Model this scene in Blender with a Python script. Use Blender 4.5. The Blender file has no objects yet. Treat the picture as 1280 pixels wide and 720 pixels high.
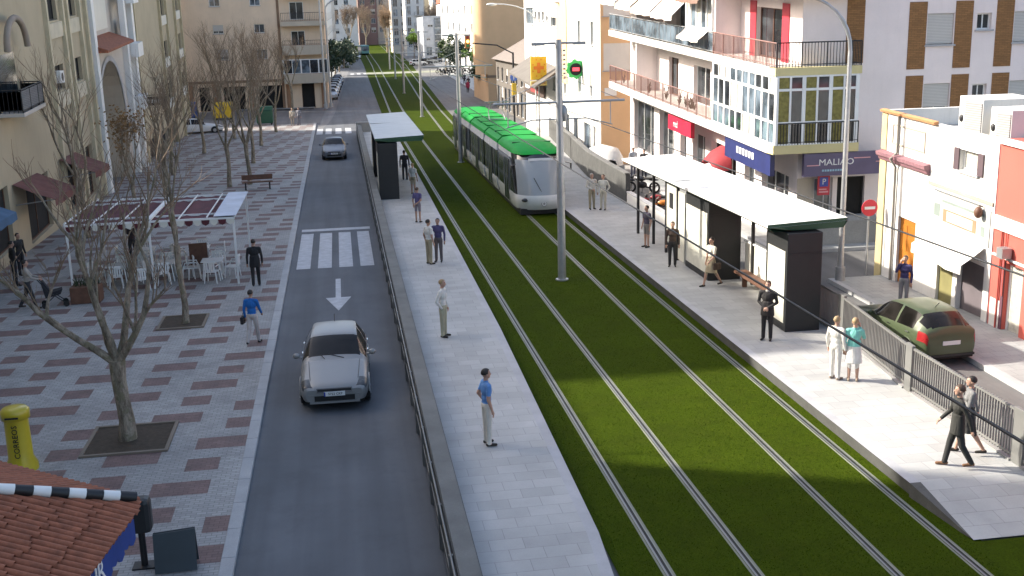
import bpy, bmesh, math, random
from math import sin, cos, pi, radians as rad, sqrt, atan2, hypot
from mathutils import Vector as V, Matrix as MX, noise as NZ
random.seed(11)
SC = bpy.context.scene
COL = SC.collection
R_ = random.uniform

# ------------------------------------------------------------------ mesh builder
class MB:
    def __init__(s, M=None):
        s.v = []; s.f = []; s.mi = []; s.sm = []; s.M = M or MX(); s.cm = 0
    def add(s, vs, fs, smooth=False, mi=None):
        b = len(s.v); M = s.M
        s.v += [M @ V(p) for p in vs]
        for f in fs:
            s.f.append([b + i for i in f]); s.mi.append(s.cm if mi is None else mi); s.sm.append(smooth)
        return s
    def box(s, c, d, rz=0, mi=None, taper=1.0):
        x, y, z = (q / 2 for q in d); t = taper
        P = [(-x, -y, -z), (x, -y, -z), (x, y, -z), (-x, y, -z), (-x * t, -y * t, z), (x * t, -y * t, z), (x * t, y * t, z), (-x * t, y * t, z)]
        if rz:
            k, q = cos(rz), sin(rz); P = [(a * k - b * q, a * q + b * k, e) for a, b, e in P]
        P = [(a + c[0], b + c[1], e + c[2]) for a, b, e in P]
        return s.add(P, [(3, 2, 1, 0), (4, 5, 6, 7), (0, 1, 5, 4), (1, 2, 6, 5), (2, 3, 7, 6), (3, 0, 4, 7)], mi=mi)
    def bx(s, x0, x1, y0, y1, z0, z1, mi=None):
        return s.box(((x0 + x1) / 2, (y0 + y1) / 2, (z0 + z1) / 2), (abs(x1 - x0), abs(y1 - y0), abs(z1 - z0)), mi=mi)
    def tube(s, pts, r, n=8, cap=True, mi=None, smooth=True):
        pts = [V(p) for p in pts]; m = len(pts)
        rs = r if isinstance(r, (list, tuple)) else [r] * m
        vs = []; fs = []; u0 = None
        for i, p in enumerate(pts):
            d = (pts[min(i + 1, m - 1)] - pts[max(i - 1, 0)])
            d = d.normalized() if d.length > 1e-9 else V((0, 0, 1))
            if u0 is None:
                u0 = d.cross(V((0, 0, 1)) if abs(d.z) < .9 else V((1, 0, 0))).normalized()
            u = (u0 - d * u0.dot(d)); u = u.normalized() if u.length > 1e-6 else d.orthogonal().normalized()
            u0 = u; w = d.cross(u)
            for k in range(n):
                a = 2 * pi * k / n; vs.append(p + (u * cos(a) + w * sin(a)) * rs[i])
        for i in range(m - 1):
            for k in range(n):
                a = i * n + k; b = i * n + (k + 1) % n
                fs.append((a, b, b + n, a + n))
        s.add(vs, fs, smooth, mi)
        if cap:
            s.add(vs[:n], [tuple(range(n - 1, -1, -1))], False, mi); s.add(vs[-n:], [tuple(range(n))], False, mi)
        return s
    def cyl(s, c, r, h, n=16, r2=None, mi=None):
        return s.tube([c, (c[0], c[1], c[2] + h)], [r, r if r2 is None else r2], n, mi=mi)
    def prism(s, poly, z0, z1, mi=None):
        n = len(poly)
        vs = [(x, y, z0) for x, y in poly] + [(x, y, z1) for x, y in poly]
        return s.add(vs, [tuple(range(n - 1, -1, -1)), tuple(range(n, 2 * n))] + [(i, (i + 1) % n, n + (i + 1) % n, n + i) for i in range(n)], mi=mi)
    def ext(s, prof, axis, a, b, mi=None, smooth=False):
        """profile of 2-D points extruded along axis 'x' or 'y' from a to b"""
        n = len(prof)
        mk = (lambda t, p: (t, p[0], p[1])) if axis == 'x' else (lambda t, p: (p[0], t, p[1]))
        vs = [mk(a, p) for p in prof] + [mk(b, p) for p in prof]
        s.add(vs, [tuple(range(n - 1, -1, -1)), tuple(range(n, 2 * n))], mi=mi)
        return s.add(vs, [(i, (i + 1) % n, n + (i + 1) % n, n + i) for i in range(n)], smooth, mi)
    def ell(s, c, r, nu=12, nv=8, mi=None, rot=None):
        vs = []; fs = []
        for j in range(nv + 1):
            t = pi * j / nv
            for i in range(nu):
                a = 2 * pi * i / nu; p = V((r[0] * sin(t) * cos(a), r[1] * sin(t) * sin(a), r[2] * cos(t)))
                if rot: p = rot @ p
                vs.append(p + V(c))
        for j in range(nv):
            for i in range(nu):
                a = j * nu + i; b = j * nu + (i + 1) % nu
                fs.append((a, a + nu, b + nu, b))
        return s.add(vs, fs, True, mi)
    def grid(s, P, smooth=True, mi=None, skip=None):
        n = len(P); m = len(P[0]); vs = [p for r in P for p in r]
        fs = [(i * m + j, i * m + j + 1, (i + 1) * m + j + 1, (i + 1) * m + j) for i in range(n - 1) for j in range(m - 1) if not (skip and skip(i, j))]
        return s.add(vs, fs, smooth, mi)
    def build(s, name, mats, parent=None, loc=(0, 0, 0), rz=0, merge=False, bev=0):
        me = bpy.data.meshes.new(name)
        me.from_pydata([tuple(p) for p in s.v], [], s.f)
        if not isinstance(mats, (list, tuple)): mats = [mats]
        for m in mats: me.materials.append(m)
        me.polygons.foreach_set('material_index', s.mi); me.polygons.foreach_set('use_smooth', s.sm)
        me.validate(); me.update()
        if merge or s.M.determinant() < 0:
            bm = bmesh.new(); bm.from_mesh(me)
            if merge: bmesh.ops.remove_doubles(bm, verts=bm.verts, dist=1e-4)
            bmesh.ops.recalc_face_normals(bm, faces=bm.faces); bm.to_mesh(me); bm.free()
        o = bpy.data.objects.new(name, me); COL.objects.link(o)
        o.location = loc; o.rotation_euler = (0, 0, rz)
        if parent: o.parent = parent
        if bev:
            b = o.modifiers.new('b', 'BEVEL'); b.width = bev; b.segments = 2; b.limit_method = 'ANGLE'; b.angle_limit = rad(40)
        return o

def tag(o, label=None, cat=None, group=None, kind=None):
    if label: o['label'] = label
    if cat: o['category'] = cat
    if group: o['group'] = group
    if kind: o['kind'] = kind
    return o
def thing(name, label, cat, loc=(0, 0, 0), rz=0, group=None):
    o = bpy.data.objects.new(name, None); COL.objects.link(o)
    o.location = loc; o.rotation_euler = (0, 0, rz); o.empty_display_size = .2
    return tag(o, label, cat, group)
def struct(o): return tag(o, kind='structure')
KIDS = {}
def copy_tree(o, parent=None, label=None):
    c = o.copy(); COL.objects.link(c)
    if parent: c.parent = parent
    for ch in list(o.children): copy_tree(ch, c)
    if label: c['label'] = label
    return c
def put(o, x, y, z=0, rz=0):
    o.location = (x, y, z); o.rotation_euler = (0, 0, rz); return o

# ------------------------------------------------------------------ materials
class NT:
    def __init__(s, name):
        s.m = bpy.data.materials.new(name); s.m.use_nodes = True; s.t = s.m.node_tree
        s.b = s.t.nodes['Principled BSDF']; s.tc = None
    def n(s, typ, ins=None, **kw):
        q = s.t.nodes.new(typ)
        for k, v in kw.items(): setattr(q, k, v)
        for k, v in (ins or {}).items(): s.set(q.inputs[k], v)
        return q
    def set(s, sock, v):
        if isinstance(v, bpy.types.NodeSocket): s.t.links.new(v, sock)
        elif isinstance(v, tuple) and len(v) == 3 and sock.type == 'RGBA': sock.default_value = (*v, 1)
        else: sock.default_value = v
    def co(s, kind='Object'):
        if not s.tc: s.tc = s.n('ShaderNodeTexCoord')
        return s.tc.outputs[kind]
    def noise(s, scale, detail=4, rough=.6, vec=None):
        q = s.n('ShaderNodeTexNoise', {'Vector': vec or s.co(), 'Scale': scale, 'Detail': detail, 'Roughness': rough}); return q.outputs['Fac']
    def mul(s, a, b, op='MULTIPLY'):
        q = s.n('ShaderNodeMath', operation=op); s.set(q.inputs[0], a); s.set(q.inputs[1], b); return q.outputs[0]
    def mix(s, f, a, b):
        q = s.n('ShaderNodeMix', data_type='RGBA'); s.set(q.inputs['Factor'], f)
        s.set(q.inputs[6], a); s.set(q.inputs[7], b); return q.outputs[2]
    def ramp(s, f, lo, hi):
        q = s.n('ShaderNodeMapRange', {'Value': f, 'From Min': lo, 'From Max': hi}); return q.outputs[0]
    def sep(s, v):
        return s.n('ShaderNodeSeparateXYZ', {0: v}).outputs
    def bump(s, h, strength=.3, dist=.02):
        q = s.n('ShaderNodeBump', {'Height': h, 'Strength': strength, 'Distance': dist}); s.set(s.b.inputs['Normal'], q.outputs[0])
    def out(s, **kw):
        for k, v in kw.items(): s.set(s.b.inputs[k.replace('_', ' ')], v)
        return s.m
def sc3(c, k): return tuple(min(1, q * k) for q in c)
def mat(name, c, rough=.6, metal=0, var=.18, scale=1.2, bump=0, bscale=40, spec=.5, coat=0, fine=0):
    t = NT(name)
    f = t.ramp(t.noise(scale, 5), .3, .7)
    col = t.mix(f, sc3(c, 1 - var), sc3(c, 1 + var * .6))
    if fine: col = t.mix(t.mul(t.ramp(t.noise(bscale, 3), .35, .65), fine), col, sc3(c, .55))
    if bump: t.bump(t.noise(bscale, 3), bump, .01)
    rr = t.mul(t.noise(scale * 3, 3), .16, 'MULTIPLY'); rr = t.mul(rr, max(.03, rough - .08), 'ADD')
    m = t.out(Base_Color=col, Roughness=rr, Metallic=metal)
    t.b.inputs['Specular IOR Level'].default_value = spec
    if coat: t.b.inputs['Coat Weight'].default_value = coat; t.b.inputs['Coat Roughness'].default_value = .05
    return m
def wallmat(name, c, stain=.28, var=.1, zdirt=True):
    t = NT(name); co = t.co()
    n1 = t.ramp(t.noise(.5, 6), .3, .72)
    col = t.mix(n1, sc3(c, 1 - var), sc3(c, 1 + var * .5))
    st = t.n('ShaderNodeMapping', {'Vector': co, 'Scale': (2.2, 2.2, .16)}).outputs[0]
    streak = t.ramp(t.noise(1.6, 5, .7, st), .52, .85)
    col = t.mix(t.mul(streak, stain), col, (c[0] * .42, c[1] * .4, c[2] * .36))
    col = t.mix(t.mul(t.ramp(t.noise(14, 4), .5, .8), .12), col, sc3(c, .6))
    t.bump(t.noise(60, 3), .15, .006)
    return t.out(Base_Color=col, Roughness=.85)
def glassmat(name, c=(.03, .035, .04), rough=.06, spec=.8):
    t = NT(name)
    col = t.mix(t.ramp(t.noise(.9, 2), .4, .62), sc3(c, .5), sc3(c, 1.7))
    t.b.inputs['Specular IOR Level'].default_value = spec
    t.bump(t.noise(1.3, 1), .05, .02)
    return t.out(Base_Color=col, Roughness=rough)
def clearmat(name, tint=(.75, .8, .8), mixf=.75):
    t = NT(name)
    tr = t.n('ShaderNodeBsdfTransparent', {'Color': (*tint, 1)})
    gl = t.n('ShaderNodeBsdfGlossy', {'Color': (1, 1, 1, 1), 'Roughness': .04})
    q = t.n('ShaderNodeMixShader', {0: 1 - mixf, 1: tr.outputs[0], 2: gl.outputs[0]})
    t.t.links.new(q.outputs[0], t.t.nodes['Material Output'].inputs['Surface']); return t.m

def m_asphalt(name, c, patch=(.9, .9, .95)):
    t = NT(name)
    a = t.mix(t.ramp(t.noise(.35, 6), .3, .7), sc3(c, .8), sc3(c, 1.25))
    a = t.mix(t.mul(t.ramp(t.noise(170, 2), .45, .7), .5), a, sc3(c, 1.7))
    st = t.n('ShaderNodeMapping', {'Vector': t.co(), 'Scale': (1.6, .05, 1)}).outputs[0]
    a = t.mix(t.mul(t.ramp(t.noise(1.0, 3, .5, st), .42, .72), .6), a, sc3(c, .55))
    a = t.mix(t.mul(t.ramp(t.noise(.9, 7, .75), .52, .74), .45), a, sc3(c, .6))
    t.bump(t.noise(140, 3), .5, .008)
    return t.out(Base_Color=a, Roughness=.8)

def m_plaza():
    t = NT('plaza_setts'); co = t.co(); X, Y, Z = t.sep(co)
    a = (.32, 1.27); b = (1.29, -1.89); A = (.64, 2.54)
    det = b[0] * A[1] - b[1] * A[0]
    def rects(ox, oy, hw, hd):
        dx = t.mul(X, -ox, 'ADD'); dy = t.mul(Y, -oy, 'ADD')
        s_ = t.mul(t.mul(t.mul(dx, A[1] / det), t.mul(dy, -A[0] / det), 'ADD'), 0.0, 'ADD')
        t_ = t.mul(t.mul(dx, -b[1] / det), t.mul(dy, b[0] / det), 'ADD')
        fs = t.mul(s_, t.n('ShaderNodeMath', {0: s_}, operation='ROUND').outputs[0], 'SUBTRACT')
        ft = t.mul(t_, t.n('ShaderNodeMath', {0: t_}, operation='ROUND').outputs[0], 'SUBTRACT')
        lx = t.mul(t.mul(fs, b[0]), t.mul(ft, A[0]), 'ADD'); ly = t.mul(t.mul(fs, b[1]), t.mul(ft, A[1]), 'ADD')
        inx = t.mul(t.n('ShaderNodeMath', {0: lx}, operation='ABSOLUTE').outputs[0], hw, 'LESS_THAN')
        iny = t.mul(t.n('ShaderNodeMath', {0: ly}, operation='ABSOLUTE').outputs[0], hd, 'LESS_THAN')
        return t.mul(inx, iny)
    mask = t.mul(rects(-7.02, 30.4, .6, .36), rects(-7.02 + .32, 30.4 + 1.27, .36, .36), 'MAXIMUM')
    bk = t.n('ShaderNodeTexBrick', {'Vector': co, 'Color1': (.9, .9, .9, 1), 'Color2': (.55, .55, .55, 1), 'Mortar': (.2, .2, .2, 1), 'Scale': 1, 'Mortar Size': .008, 'Brick Width': .2, 'Row Height': .1, 'Bias': -.1})
    g0 = t.mix(t.ramp(t.noise(.3, 6), .3, .7), (.21, .205, .198), (.32, .312, .298))
    rd = t.mix(t.ramp(t.noise(2.5, 4), .3, .7), (.115, .072, .066), (.175, .108, .097))
    c = t.mix(mask, g0, rd)
    c = t.n('ShaderNodeMix', {'Factor': .6, 6: c, 7: bk.outputs['Color']}, data_type='RGBA', blend_type='MULTIPLY').outputs[2]
    c = t.n('ShaderNodeMix', {'Factor': 1.0, 6: c, 7: (1.38, 1.38, 1.38, 1)}, data_type='RGBA', blend_type='MULTIPLY').outputs[2]
    c = t.mix(t.mul(t.ramp(t.noise(1.1, 7, .7), .5, .78), .5), c, (.075, .07, .065))
    t.bump(bk.outputs['Fac'], -.4, .006)
    return t.out(Base_Color=c, Roughness=.72)
def m_slabs(name, c, w=.62, h=.42, dark=.35):
    t = NT(name); co = t.co()
    bk = t.n('ShaderNodeTexBrick', {'Vector': co, 'Color1': (1, 1, 1, 1), 'Color2': (.8, .8, .8, 1), 'Mortar': (dark, dark, dark, 1), 'Scale': 1, 'Mortar Size': .007, 'Mortar Smooth': .3, 'Brick Width': w, 'Row Height': h, 'Bias': 0})
    g0 = t.mix(t.ramp(t.noise(.6, 6), .3, .7), sc3(c, .82), sc3(c, 1.12))
    g0 = t.mix(t.mul(t.ramp(t.noise(30, 4), .45, .75), .22), g0, sc3(c, .6))
    c2 = t.n('ShaderNodeMix', {'Factor': .75, 6: g0, 7: bk.outputs['Color']}, data_type='RGBA', blend_type='MULTIPLY').outputs[2]
    c2 = t.mix(t.mul(t.ramp(t.noise(2.3, 6, .7), .6, .82), .3), c2, sc3(c, .45))
    t.bump(bk.outputs['Fac'], -.3, .005)
    return t.out(Base_Color=c2, Roughness=.65)
def m_grass():
    t = NT('turf'); co = t.co()
    st = t.n('ShaderNodeMapping', {'Vector': co, 'Scale': (1, .45, 1)}).outputs[0]
    f1 = t.ramp(t.noise(55, 6, .75, st), .28, .72)
    c = t.mix(f1, (.012, .027, .002), (.068, .098, .004))
    c = t.mix(t.mul(t.ramp(t.noise(.8, 6, .7), .4, .7), .5), c, (.026, .036, .004))
    c = t.mix(t.mul(t.ramp(t.noise(1.7, 6, .75), .5, .78), .3), c, (.08, .09, .008))
    t.bump(t.noise(70, 5, .75, st), .7, .03)
    t.b.inputs['Specular IOR Level'].default_value = .03
    return t.out(Base_Color=c, Roughness=.9)
def m_brick(name, c, w=.25, h=.07, ax='xz'):
    t = NT(name); x, y, z = t.sep(t.co())
    vec = t.n('ShaderNodeCombineXYZ', {0: x if ax[0] == 'x' else y, 1: z, 2: 0}).outputs[0]
    bk = t.n('ShaderNodeTexBrick', {'Vector': vec, 'Color1': (*c, 1), 'Color2': (*sc3(c, .7), 1), 'Mortar': (*sc3(c, .5), 1), 'Scale': 1, 'Mortar Size': .008, 'Brick Width': w, 'Row Height': h})
    cc = t.mix(t.mul(t.ramp(t.noise(1.5, 4), .4, .7), .4), bk.outputs['Color'], sc3(c, .75))
    return t.out(Base_Color=cc, Roughness=.85)
def m_bark():
    t = NT('bark'); co = t.co()
    st = t.n('ShaderNodeMapping', {'Vector': co, 'Scale': (1, 1, .3)}).outputs[0]
    c = t.mix(t.ramp(t.noise(6, 6, .75, st), .38, .62), (.11, .085, .06), (.4, .335, .25))
    c = t.mix(t.ramp(t.noise(4.5, 4), .52, .6), c, (.2, .175, .11))
    t.bump(t.noise(16, 6, .75, st), 1.0, .06)
    return t.out(Base_Color=c, Roughness=.9)
def m_stripes(name, c1, c2, period, axis, duty=.5, rough=.8):
    t = NT(name); q = t.sep(t.co())[axis]
    f = t.n('ShaderNodeMath', {0: t.mul(q, 1 / period)}, operation='FRACT').outputs[0]
    c = t.mix(t.mul(f, duty, 'GREATER_THAN'), c1, c2)
    c = t.mix(t.mul(t.ramp(t.noise(3, 4), .4, .7), .2), c, sc3(c1, .7))
    return t.out(Base_Color=c, Roughness=rough)
def m_checks(name, c1, c2, sc):
    t = NT(name)
    q = t.n('ShaderNodeTexChecker', {'Vector': t.co(), 'Color1': (*c1, 1), 'Color2': (*c2, 1), 'Scale': sc})
    return t.out(Base_Color=q.outputs[0], Roughness=.85)
def emit(name, c, s):
    t = NT(name); t.b.inputs['Emission Strength'].default_value = s
    return t.out(Base_Color=c, Emission_Color=(*c, 1), Roughness=.4)

K = {}
def G(key, *a, **k):
    """cached simple material"""
    if key not in K: K[key] = mat(key, *a, **k)
    return K[key]
MT = dict(
    asphalt=m_asphalt('asphalt', (.097, .104, .115)), asphalt2=m_asphalt('side_asphalt', (.15, .15, .155)),
    plaza=m_plaza(), slabs=m_slabs('platform_slabs', (.42, .42, .405), dark=.5), pave=m_slabs('pavement_slabs', (.34, .35, .345), .4, .4),
    edge=mat('edge_stone', (.42, .42, .43), .7, fine=.3, bscale=60), kerb=mat('kerb_stone', (.4, .4, .4), .75, fine=.35, bscale=50, bump=.3),
    grass=m_grass(), paint=mat('road_paint', (.5, .51, .53), .7, var=.25, scale=3, fine=.45, bscale=35),
    rail=mat('rail_steel', (.26, .26, .245), .45, .7, var=.1), railbed=mat('rail_concrete', (.22, .23, .17), .85, fine=.3), groove=mat('rail_groove', (.02, .02, .02), .8),
    concrete=mat('concrete', (.3, .3, .29), .85, fine=.3, bscale=30, bump=.3), darkwall=mat('grey_wall', (.085, .085, .08), .8, var=.3, scale=2, fine=.35, bscale=25, bump=.4),
    steel=mat('grey_steel', (.33, .34, .35), .45, .6, var=.12), galv=mat('galvanised_steel', (.42, .43, .44), .45, .7, var=.15, scale=4),
    dark=mat('dark_metal', (.022, .022, .024), .5, .2), black=mat('black_rubber', (.012, .012, .012), .8), bar=mat('fence_grey', (.2, .2, .19), .5, .3),
    white=mat('white_paint', (.74, .74, .72), .5, var=.06), cream=mat('cream_paint', (.66, .64, .56), .5, var=.06),
    wwall=wallmat('white_render', (.66, .645, .61)), pinkwall=wallmat('pale_pink_render', (.8, .71, .68), .12), olive=wallmat('olive_render', (.44, .37, .25), .22),
    creamwall=wallmat('cream_render', (.5, .44, .35), .3), beige=wallmat('beige_render', (.72, .57, .42), .22), tan=wallmat('tan_render', (.7, .46, .26), .12),
    yellow=wallmat('yellow_trim', (.62, .54, .28), .2), red=wallmat('coral_render', (.5, .105, .08), .12), whit2=wallmat('off_white_render', (.55, .5, .44), .3),
    glass=glassmat('dark_glass'), glassb=glassmat('blue_glass', (.1, .13, .16)), curtain=mat('curtain', (.42, .41, .36), .9, var=.3, scale=6), olivec=mat('olive_curtain', (.23, .2, .06), .9, var=.4, scale=7),
    black_in=mat('dark_interior', (.012, .012, .012), .9), shutter=m_stripes('roller_shutter', (.56, .54, .5), (.4, .385, .36), .06, 2),
    shutg=m_stripes('grey_shutter', (.3, .3, .3), (.2, .2, .2), .07, 2), brick=m_brick('ochre_brick', (.3, .15, .055)), wood=mat('brown_wood', (.13, .06, .035), .6, var=.3, scale=5),
    tile=mat('clay_tile', (.3, .1, .05), .8, var=.4, scale=6, fine=.3), bark=m_bark(), twig=mat('twig', (.25, .18, .12), .9, var=.3), dryleaf=mat('dry_leaf', (.2, .11, .035), .8, var=.4),
    soil=mat('soil', (.07, .05, .032), .95, var=.35, scale=8, fine=.4, bump=.8, bscale=30), leaf=mat('leaf', (.05, .09, .015), .6, var=.5, scale=5), dleaf=mat('dark_leaf', (.018, .04, .01), .6, var=.5, scale=5),
    tyre=mat('tyre_rubber', (.015, .015, .016), .85), rim=mat('alloy_rim', (.45, .46, .47), .3, .9), chrome=mat('chrome', (.6, .6, .6), .15, 1), lamp=mat('headlamp_glass', (.05, .054, .058), .3, .1, var=.5, scale=14, spec=.4),
    redlamp=mat('red_lens', (.26, .012, .014), .3), plate=mat('plate_white', (.7, .7, .68), .5), carglass=glassmat('car_glass', (.011, .01, .009), .12, .3),
    amber=mat('amber_lens', (.6, .22, .02), .2, coat=1), skin=mat('skin', (.42, .25, .18), .55, var=.08), clear=clearmat('clear_glass'),
)
def each(name, M, boxes, mt, par):
    for b in boxes:
        m = MB(M); m.bx(*b); m.build(name, mt, par)
def paint(c, metal=.25):
    t = NT('car_paint'); t.b.inputs['Coat Weight'].default_value = .2; t.b.inputs['Coat Roughness'].default_value = .1
    col = t.mix(t.mul(t.ramp(t.noise(2.5, 5), .45, .75), .12), c, sc3(c, .6))
    return t.out(Base_Color=col, Roughness=.42, Metallic=metal)
def shear(s): 
    m = MX(); m[2][0] = s; return m

def text(s, size, m, parent, loc, rot, name='lettering', ext=.006, ax='CENTER', sx=1.0, T=None):
    cu = bpy.data.curves.new('lettering', 'FONT'); cu.body = s; cu.size = size; cu.extrude = ext; cu.align_x = ax; cu.align_y = 'CENTER'; cu.resolution_u = 2
    o = bpy.data.objects.new('tmp', cu); COL.objects.link(o)
    dg = bpy.context.evaluated_depsgraph_get(); me = bpy.data.meshes.new_from_object(o.evaluated_get(dg))
    bpy.data.objects.remove(o); bpy.data.curves.remove(cu)
    me.name = name; me.materials.clear(); me.materials.append(m)
    me.transform(MX.Diagonal((sx, 1, 1, 1)))
    if T: me.transform(T)
    q = bpy.data.objects.new(name, me); COL.objects.link(q); q.location = loc; q.rotation_euler = rot
    if parent: q.parent = parent
    return q
# ------------------------------------------------------------------ ground, road, tracks, platforms
def D(y):
    P = [(0, 0), (95, 0), (124, .5), (172, 1.7), (208, 2.6), (268, 4.2), (380, 6.2), (530, 8.5), (1500, 20)]
    if y < 0: return 0
    for (a, b), (c, d) in zip(P, P[1:]):
        if y <= c:
            t = (y - a) / (c - a); return b + (d - b) * t
ribbon0 = None
YS = [-30, 0, 40, 80, 95] + list(range(100, 300, 8)) + list(range(300, 700, 40))
def ribbon(mb, x0, x1, z, ys=YS, mi=None):
    f0 = x0 if callable(x0) else (lambda y: x0 + D(y)); f1 = x1 if callable(x1) else (lambda y: x1 + D(y))
    mb.grid([[(f0(y), y, z), (f1(y), y, z)] for y in ys], False, mi)
def flatpoly(mb, pts, z, mi=None): mb.add([(x, y, z) for x, y in pts], [tuple(range(len(pts)))], mi=mi)
ribbon0 = ribbon
def ysub(a, b): return [a] + [y for y in YS if a < y < b] + [b]

g = MB(); g.add([(-500, -80, -.03), (500, -80, -.03), (500, 1500, -.03), (-500, 1500, -.03)], [(0, 1, 2, 3)])
struct(g.build('ground', MT['asphalt2']))
DL = lambda y: .5 * D(y)
lx = lambda y: -2.36 if y < 98 else -2.36 + min(1.3, (y - 98) * .06) + D(y)
rx = lambda y: 1.36 if y < 98 else min(4.35, 1.36 + (y - 98) * .5) + DL(y)
r = MB(); ribbon(r, lx, rx, 0, ysub(-30, 660)); struct(r.build('road', MT['asphalt']))
r = MB(); flatpoly(r, [(-60, 112), (-2.0, 112), (-1.6, 133), (-60, 133)], -.004); struct(r.build('side_street', m_asphalt('side_street_asphalt', (.11, .112, .118))))
p = MB(); p.bx(-14.3, -2.62, -20, 111.9, -.2, .08); struct(p.build('plaza', MT['plaza']))
p = MB(); p.bx(-60, -14.3, 104, 111.8, -.2, .06); struct(p.build('pavement', MT['pave']))
k = MB()
y = -10.0
while y < 112:
    k.bx(-2.62, -2.36, y, min(y + 1.19, 111.99), -.1, .095); y += 1.2
struct(k.build('kerb', MT['kerb'], bev=.015))
g = MB(); ribbon(g, lambda y: 4.3 + DL(y), lambda y: 11.05 + 1.6 * D(y), .006); flatpoly(g, [(11.05, -30), (14.6, -30), (14.6, 16.78), (11.05, 16.78)], .006)
struct(g.build('turf', MT['grass']))
# short grass blades standing on the turf
def blades(n, y0, y1, h, w):
    mb = MB(); rr = random.Random(5)
    vs = []; fs = []
    for i in range(n):
        y = y0 + (y1 - y0) * rr.random() ** 1.7
        x = 4.4 + 6.4 * rr.random()
        if min(abs(x - q) for q in RX) < .13: continue
        a = rr.random() * 6.3; hh = h * rr.uniform(.5, 1.3); c, s_ = cos(a) * w, sin(a) * w; lx_ = rr.gauss(0, .5) * hh; ly_ = rr.gauss(0, .5) * hh
        b = len(vs); vs += [(x - c, y - s_, .004), (x + c, y + s_, .004), (x + lx_, y + ly_, hh)]; fs.append((b, b + 1, b + 2))
    mb.add(vs, fs); return mb
RX = (5.15, 6.64, 8.95, 10.42)
t = NT('grass_blade'); c_ = t.mix(t.ramp(t.noise(9, 4), .3, .7), (.014, .032, .002), (.076, .112, .004)); t.b.inputs['Specular IOR Level'].default_value = .03; gm = t.out(Base_Color=c_, Roughness=.7)
tag(blades(110000, 12, 62, .026, .008).build('grass', gm), 'short bright green grass growing between the tram rails', 'grass', kind='stuff')
TRL = ['grooved tram track beside the long left platform, no tram on it', 'grooved tram track under the green and white tram']
for ti in range(2):
    tr = thing('tram_track', TRL[ti], 'tram track', (0, 0, 0), 0)
    for x in RX[ti * 2:ti * 2 + 2]:
        m = MB(); kd = (.75, 1.4)[ti]; ribbon = lambda mb, a, b, z, mi: ribbon0(mb, lambda y: a + kd * D(y), lambda y: b + kd * D(y), z, mi=mi)
        ribbon(m, x - .105, x - .062, .014, mi=0); ribbon(m, x + .062, x + .105, .014, mi=0)
        ribbon(m, x - .06, x - .018, .026, mi=1); ribbon(m, x + .034, x + .06, .024, mi=1); ribbon(m, x - .018, x + .034, .012, mi=2)
        m.build('rail', [MT['railbed'], MT['rail'], MT['groove']], tr)
ribbon = ribbon0
p = MB(); ribbon(p, 2.6, 20, .012, [222, 224, 226, 228, 231]); struct(p.build('path', MT['railbed']))

# road markings
m = MB()
for a in (.45, -.4, -1.25, -2.1): flatpoly(m, [(a, 43.6), (a + .55, 43.6), (a + .55, 51.3), (a, 51.3)], .005)
flatpoly(m, [(-2.12, 51.9), (1.08, 51.9), (1.08, 52.5), (-2.12, 52.5)], .005)
flatpoly(m, [(-.55, 38.5), (-.36, 38.5), (-.36, 41.5), (-.55, 41.5)], .005)
flatpoly(m, [(-.45, 36.6), (.0, 38.5), (-.9, 38.5)], .005)
for a in (.4, -.5, -1.4, -2.2): flatpoly(m, [(a, 100.5), (a + .55, 100.5), (a + .55, 106), (a, 106)], .005)
for i in range(5): flatpoly(m, [(2.6 + i * 1.3, 224), (3.3 + i * 1.3, 224), (3.3 + i * 1.3, 229), (2.6 + i * 1.3, 229)], .005)
struct(m.build('road_markings', MT['paint']))

# left platform
def lpe(y): return 3.3 + (y - 6) * .075 if y < 18 else (4.2 + (y - 18) * .018 if y < 32 else (4.45 + min(.2, (y - 32) * .004)))
ys = [4, 10, 14, 16, 18, 24, 32, 40, 60, 98]
m = MB(); m.grid([[(1.7, y, .3), (lpe(y) - .22, y, .3)] for y in ys], False, 0); m.grid([[(lpe(y) - .22, y, .3), (lpe(y), y, .3)] for y in ys], False, 1)
m.grid([[(lpe(y), y, .3), (lpe(y) - .03, y, -.1)] for y in ys], False, 1); m.add([(1.5, 98, .3), (lpe(98), 98, .3), (lpe(98), 98, -.1), (1.5, 98, -.1)], [(0, 1, 2, 3)], mi=1)
struct(m.build('platform', [MT['slabs'], MT['edge']]))
# right platform
FX = [(12.9, 10), (13.25, 17), (13.4, 23.7), (14.1, 29.6), (14.2, 53.7), (14.5, 64), (16.0, 80), (17.2, 92)]
def fx(y):
    for (a, b), (c, d) in zip(FX, FX[1:]):
        if y <= d: return a + (c - a) * (y - b) / (d - b)
    return FX[-1][0]
ys = [18.8, 21, 23.7, 26, 29.6, 36, 44, 53.7, 58, 64, 72, 80, 92]
m = MB(); m.grid([[(10.95, y, .3), (fx(y) + .1, y, .3)] for y in ys], False, 0); m.grid([[(10.72, y, .303), (10.95, y, .303)] for y in ys], False, 1)
m.grid([[(10.75, y, .303), (10.8, y, -.1)] for y in ys], False, 2)
m.grid([[(10.9, 16.8, .03), (13.3, 16.8, .03)], [(10.95, 18.8, .3), (13.4, 18.8, .3)]], False, 0)
m.add([(10.72, 18.8, .303), (10.95, 18.8, .3), (10.9, 16.8, .03), (10.72, 18.8, -.1)], [(0, 2, 1), (0, 3, 2)], mi=2)
struct(m.build('platform', [MT['slabs'], MT['edge'], MT['darkwall']]))
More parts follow.
